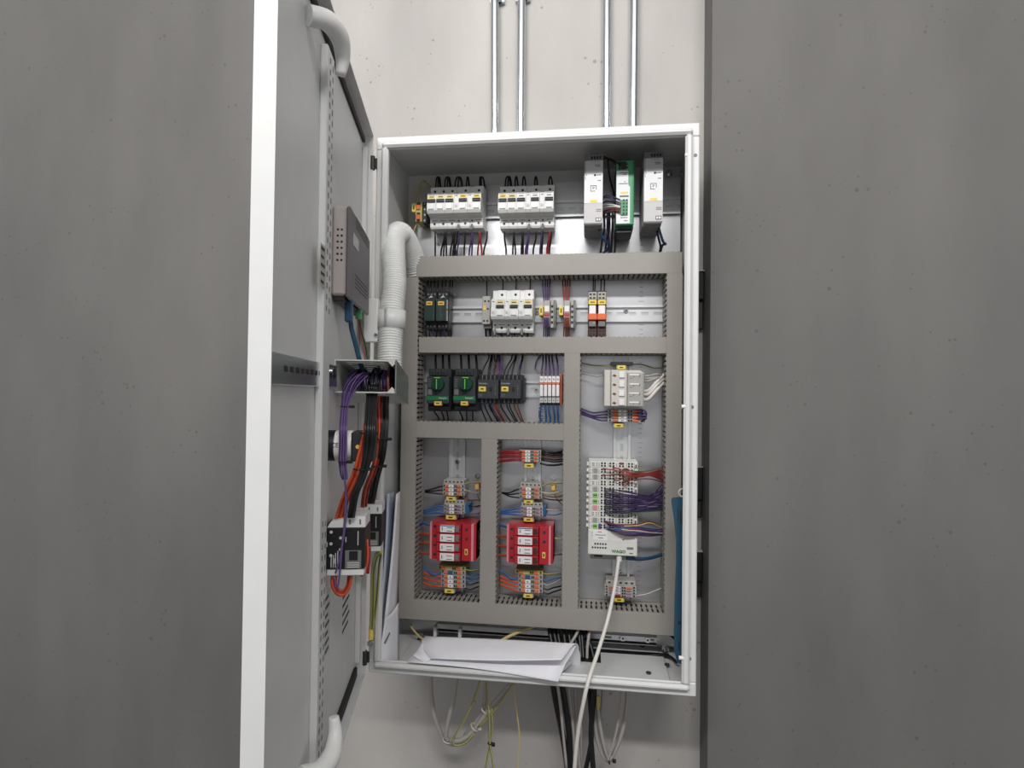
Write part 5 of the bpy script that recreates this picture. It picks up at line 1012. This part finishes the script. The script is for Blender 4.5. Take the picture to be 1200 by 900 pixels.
sheet([[q(453.5, 579, .02), q(451, 640, .015), q(446, 710, .01), q(438.5, 779, .0)], [q(462, 576, .10), q(459, 640, .09), q(453, 705, .08), q(447, 765, .06)]], 'bluish document standing against the hinge-side wall of the cabinet', 'paper_blue', .002)
sheet([[q(464, 579, .03), q(459, 645, .025), q(452, 710, .015), q(444, 779, .005)], [q(468, 576, .105), q(467, 620, .10), q(465, 680, .09), q(462, 740, .06)]], 'upright white document leaning beside the vertical duct', 'paper', .003)
drawing = sheet([[q(451.5, 724, .0), q(447, 750, -.002), q(441, 780.5, -.004)], [q(459, 718, .03), q(457, 750, .02), q(454, 780, .01)], [q(467, 706, .07), q(467, 740, .06), q(467, 778, .04)]], 'white folded drawing in front of the upright documents', 'paper', .001)
p = q(453.5, 748, .008); part('printed_mark', MB().prism([(-.006, -.010), (-.001, -.008), (.008, .012), (.006, .014)], 1, -.0026, -.0022), 'psu_dark', drawing, 'dark leaf-shaped mark', Vector((p.x, .006, p.z))-drawing.location)
# ================================================================== BLUE STRIP
out = [(788.5, 583.5), (803.5, 582), (806, 585), (806, 782), (800, 780), (793.5, 776), (790.5, 765), (790, 740), (791, 700), (792.5, 660), (792.5, 632), (790, 608), (787.5, 592), (787, 586)]
P = [q(u, v, .020) for u, v in out]; p0 = q(797, 780, .020)
t = thing('blue_strip', 'blue plastic strip with dark vertical lettering hanging at the latch side', 'plastic strip', (p0.x, .020, p0.z))
part('board', MB().prism([(p.x-p0.x, p.z-p0.z) for p in P], 1, 0, .004), 'teal_blue', t)
for (u, v0, v1, w_) in ((798.5, 598, 614, .0022), (794.5, 596, 610, .0008)):
    a = q(u, v0, .020); b = q(u, v1, .020); n = 7
    mb = MB(); [mb.box(a.x-p0.x-w_, a.x-p0.x+w_, -.0004, 0, b.z-p0.z+(a.z-b.z)*i/n, b.z-p0.z+(a.z-b.z)*(i+.7)/n) for i in range(n)]; part('lettering', mb, 'ink', t)['kind'] = 'stuff'
a = q(796.5, 730, .020); part('hang_hole', MB().cyl((a.x-p0.x, -.0004, a.z-p0.z), (a.x-p0.x, 0, a.z-p0.z), .0032, 10), 'ink', t)
a = q(795.5, 757, .020); part('lettering', MB().box(a.x-p0.x-.0012, a.x-p0.x+.0012, -.0004, 0, a.z-p0.z-.008, a.z-p0.z+.008), 'ink', t)
p = q(799.5, 577.5, .020); mb = MB(); mb.sweep([(.006*math.cos(i*math.pi/6), .001*math.sin(i*math.pi/3), .007*math.sin(i*math.pi/6)) for i in range(13)], .0016, 6); solo('hanging_ring', mb, 'tie_white', 'small clear ring holding the blue strip', 'ring', (p.x, .021, p.z))
# ================================================================== CABINET FOOT: rail, clamps, cables
a = q(512, 741.5, .158); b = q(770, 744.5, .158); L = b.x-a.x
t = thing('cable_clamp_rail', 'galvanised cable clamping rail at the foot of the mounting plate', 'rail', (a.x, .17, (a.z+b.z)/2))
part('front_web', MB().cbox(0, L, -.013, -.011, -.003, .008, .0005), 'zinc', t); part('lower_lip', MB().cbox(0, L, -.013, -.004, -.0095, -.0075, .0005), 'zinc', t); part('upper_wall', MB().box(0, L, -.011, 0, .006, .008), 'zinc', t); part('back_wall', MB().box(0, L, -.003, 0, -.0095, .006), 'steel_dark', t)  # dark back wall stands in for the shade inside the recess
for i in range(7):
    c = L*(.60+.062*i)
    if i not in (2, 5): part('oval_slot', MB().cbox(c-.007, c+.007, -.0134, -.013, .0005, .0045, .001), 'ink_soft', t)
for u in (730, 759):
    c = q(u, 743.5, .156).x-a.x; part('screw', MB().cyl((c, -.013, .0025), (c, -.016, .0025), .0058, 14), 'bright_steel', t); part('screw_recess', MB().cyl((c, -.016, .0025), (c, -.0163, .0025), .0022, 6), 'ink', t)
for (u, v) in ((509.5, 740), (538.5, 742)):
    p = q(u, v, .150); solo('cable_clamp', MB().cbox(-.0035, .0035, 0, .019, -.012, .009, .001), 'white_plastic', 'white cable clamp on the foot rail, '+('at its hose end' if u < 520 else 'one step in from the hose end'), 'clamp', (p.x, .150, p.z))
g = 'cables inside the cabinet foot'
for i, (P, r, m, l) in enumerate((([(481, 733, .14), (486, 740, .13), (494, 748, .12), (503, 751, .12)], .0022, 'w_cream', 'thin yellowish cable at the hose end of the cabinet foot'), ([(642, 728, .15), (620, 736, .14), (600, 744, .13), (583, 753, .12)], .0035, 'w_cream', 'yellowish cable slanting out from under the bottom duct'),
    ([(681, 728, .14), (676, 742, .12), (668, 756, .11), (660, 775, .10), (656, 795, .10)], .003, 'w_grey', 'grey cable beside the black cables in the cabinet foot'), ([(694, 728, .14), (690, 745, .12), (688, 765, .11), (689, 790, .10)], .003, 'w_grey', 'grey cable behind the white network cable in the cabinet foot'))):
    wire(P, r, m, l, n=8, name='cable', cat='cable')
for (u0, u1) in ((643, 650), (648, 655), (653, 658), (660, 664), (666, 670), (672, 677), (681, 684), (684, 697), (678, 681)):
    wire([(u0, 727, .15), (u0+(u1-u0)*.2, 742, .135), (u0+(u1-u0)*.7, 760, .12), (u1, 780, .105), (u1+1, 800, .10)], .0042, 'w_black', 'black cable dropping from the bottom duct through the cabinet floor', g, n=8, name='cable', cat='cable')
for (P, l) in (([(770, 738, .15), (780, 741, .14), (789, 747, .13), (795, 755, .12)], 'upper'), ([(700, 767, .15), (740, 769, .15), (780, 768, .14), (793, 776, .10)], 'lower')): wire(P, .0028, 'w_black', l+' black cable curving behind the blue strip', name='cable', cat='cable', n=8)
# ================================================================== CABLES BELOW THE CABINET
Yb = .13; zb = ZC-HZ-.0005
def below(pts, r, m, lab, grp=None, dy=0):
    P = [q(u, v, Yb+dy) for u, v in pts]
    if pts[-1][1] > 905: P += [P[-1]-Vector((0, 0, .06)), Vector((P[-1].x, P[-1].y, .35)), Vector((P[-1].x, P[-1].y, .01))]
    wire(P, r, m, lab, grp, name='cable', cat='cable', n=9 if m == 'yg' else 8)
gb = 'cables hanging below the cabinet'
below([(504.5, 790), (505.5, 815), (509, 838), (516, 858), (522, 868), (533, 872), (546, 866)], .0048, 'w_grey', 'grey cable on the hinge side, first leg of the tied loop')
below([(535, 792), (531.5, 818), (526, 842), (522.5, 862), (526, 868)], .0048, 'w_grey', 'second grey cable meeting the tied loop below the cabinet', dy=-.012)
below([(604, 796), (590, 812), (573, 832), (560, 850), (549, 862), (538, 868), (528, 867)], .0056, 'w_grey', 'thick grey cable slanting into the tied loop below the cabinet', dy=-.02)
below([(569, 795), (568.5, 815), (566, 832), (558, 846), (545, 862)], .0045, 'w_grey', 'grey cable dropping beside the slanting thick cable', dy=.004)
below([(564, 793), (556, 817), (546, 840), (533, 862), (530.5, 868), (534, 873.5), (545, 871), (556, 860)], .0019, 'yg', 'green-yellow wire slanting to the tied loop', dy=-.03)
below([(604, 797), (592, 815), (576, 836), (560, 852)], .0019, 'yg', 'green-yellow wire along the slanting thick cable', dy=-.032)
below([(576, 830), (577, 850), (574.5, 871), (571, 890), (567, 915)], .0019, 'yg', 'first strand of the tied hanging green-yellow pair', dy=-.03); below([(570, 800), (573, 840), (574, 871), (577, 890), (579, 915)], .0019, 'yg', 'second strand of the tied hanging green-yellow pair', dy=-.036)
below([(601, 798), (605, 830), (608.5, 860), (607.5, 885), (606, 915)], .0014, 'w_cream', 'thin pale wire hanging alone below the cabinet', dy=-.01)
for (P, r, m, l, dy) in (([(647, 797), (652, 825), (658, 855), (663, 885), (666, 915)], .0062, 'w_black', 'thick black cable bundle strand nearest the papers', 0), ([(658, 797), (663, 830), (667, 860), (668, 890), (669, 915)], .0062, 'w_black', 'thick black cable beside the pale strands', -.005), ([(652.5, 797), (657, 830), (660, 860), (664, 900)], .0028, 'w_grey', 'grey cable between the two thick black cables', -.02),
    ([(665, 797), (669, 830), (672, 860), (675, 915)], .0034, 'w_grey', 'first grey cable behind the white network cable', 0), ([(673.5, 797), (675, 830), (676.5, 860), (680, 915)], .0034, 'w_grey', 'second grey cable behind the white network cable', .01), ([(683, 797), (682, 830), (681, 860), (681, 915)], .003, 'w_grey', 'third grey cable behind the white network cable', .02),
    ([(689, 797), (692, 830), (693.5, 860), (690, 885), (684, 915)], .0046, 'w_black', 'black cable crossing just past the white network cable', -.005), ([(696.5, 797), (694.5, 830), (692.5, 860), (694, 885), (696, 915)], .0052, 'w_black', 'black cable running straight past the white network cable', -.015),
    ([(700.5, 797), (701, 830), (704, 855), (709, 878), (714, 890), (717, 886)], .0036, 'w_grey', 'grey cable with a yellow tag in the tied loop', -.012), ([(708, 797), (705, 830), (703.5, 855), (708, 878), (713, 889)], .0030, 'w_grey', 'thin grey cable in the tied loop with the black tie', .0),
    ([(735.5, 797), (734, 830), (729, 858), (721, 880), (714, 891), (706, 884), (699, 862), (697, 835), (699, 800)], .0040, 'w_grey', 'pale cable forming the loop tied with a black tie', -.005), ([(729.5, 797), (727, 830), (722, 858), (716, 880), (712, 891)], .0026, 'w_grey', 'slim grey cable inside the loop with the black tie', -.016)):
    below(P, r, m, l, None, dy)
x0, x1, z0, z1 = qr(699, 816, 703.5, 831, Yb-.02); solo('yellow_cable_tag', MB().cbox(0, x1-x0, 0, .004, 0, z1-z0, .001), 'w_yellow', 'yellow tag wrapped on a grey cable below the cabinet', 'tag', (x0, Yb-.022, z0))
def ringtie(u, v, y, r, ax, m, lab):
    p = q(u, v, y); mb = MB(); A = Vector(ax).normalized(); B = A.orthogonal().normalized(); D_ = A.cross(B)
    mb.sweep([B*math.cos(2*math.pi*i/14)*r+D_*math.sin(2*math.pi*i/14)*r for i in range(15)], .0014, 6)
    t = thing('cable_tie', lab, 'cable tie', p); part('strap', mb, m, t); part('lock_head', MB().cbox(r-.001, r+.006, -.006, -.001, -.003, .003, .0006), m, t)
ringtie(524, 867.5, Yb-.015, .009, (.3, 0, 1), 'tie_white', 'white cable tie at the lowest point of the grey loop'); ringtie(568, 832, Yb-.02, .009, (1, 0, 1.1), 'tie_white', 'white cable tie high on the slanting thick cable'); ringtie(556, 852, Yb-.02, .009, (1, 0, 1.1), 'tie_white', 'white cable tie low on the slanting thick cable')
ringtie(574.5, 871, Yb-.033, .0042, (0, 0, 1), 'black', 'black cable tie around the hanging green-yellow pair'); ringtie(713.5, 890, Yb-.008, .0078, (1, 0, .2), 'black', 'black cable tie around the pale cable loop')
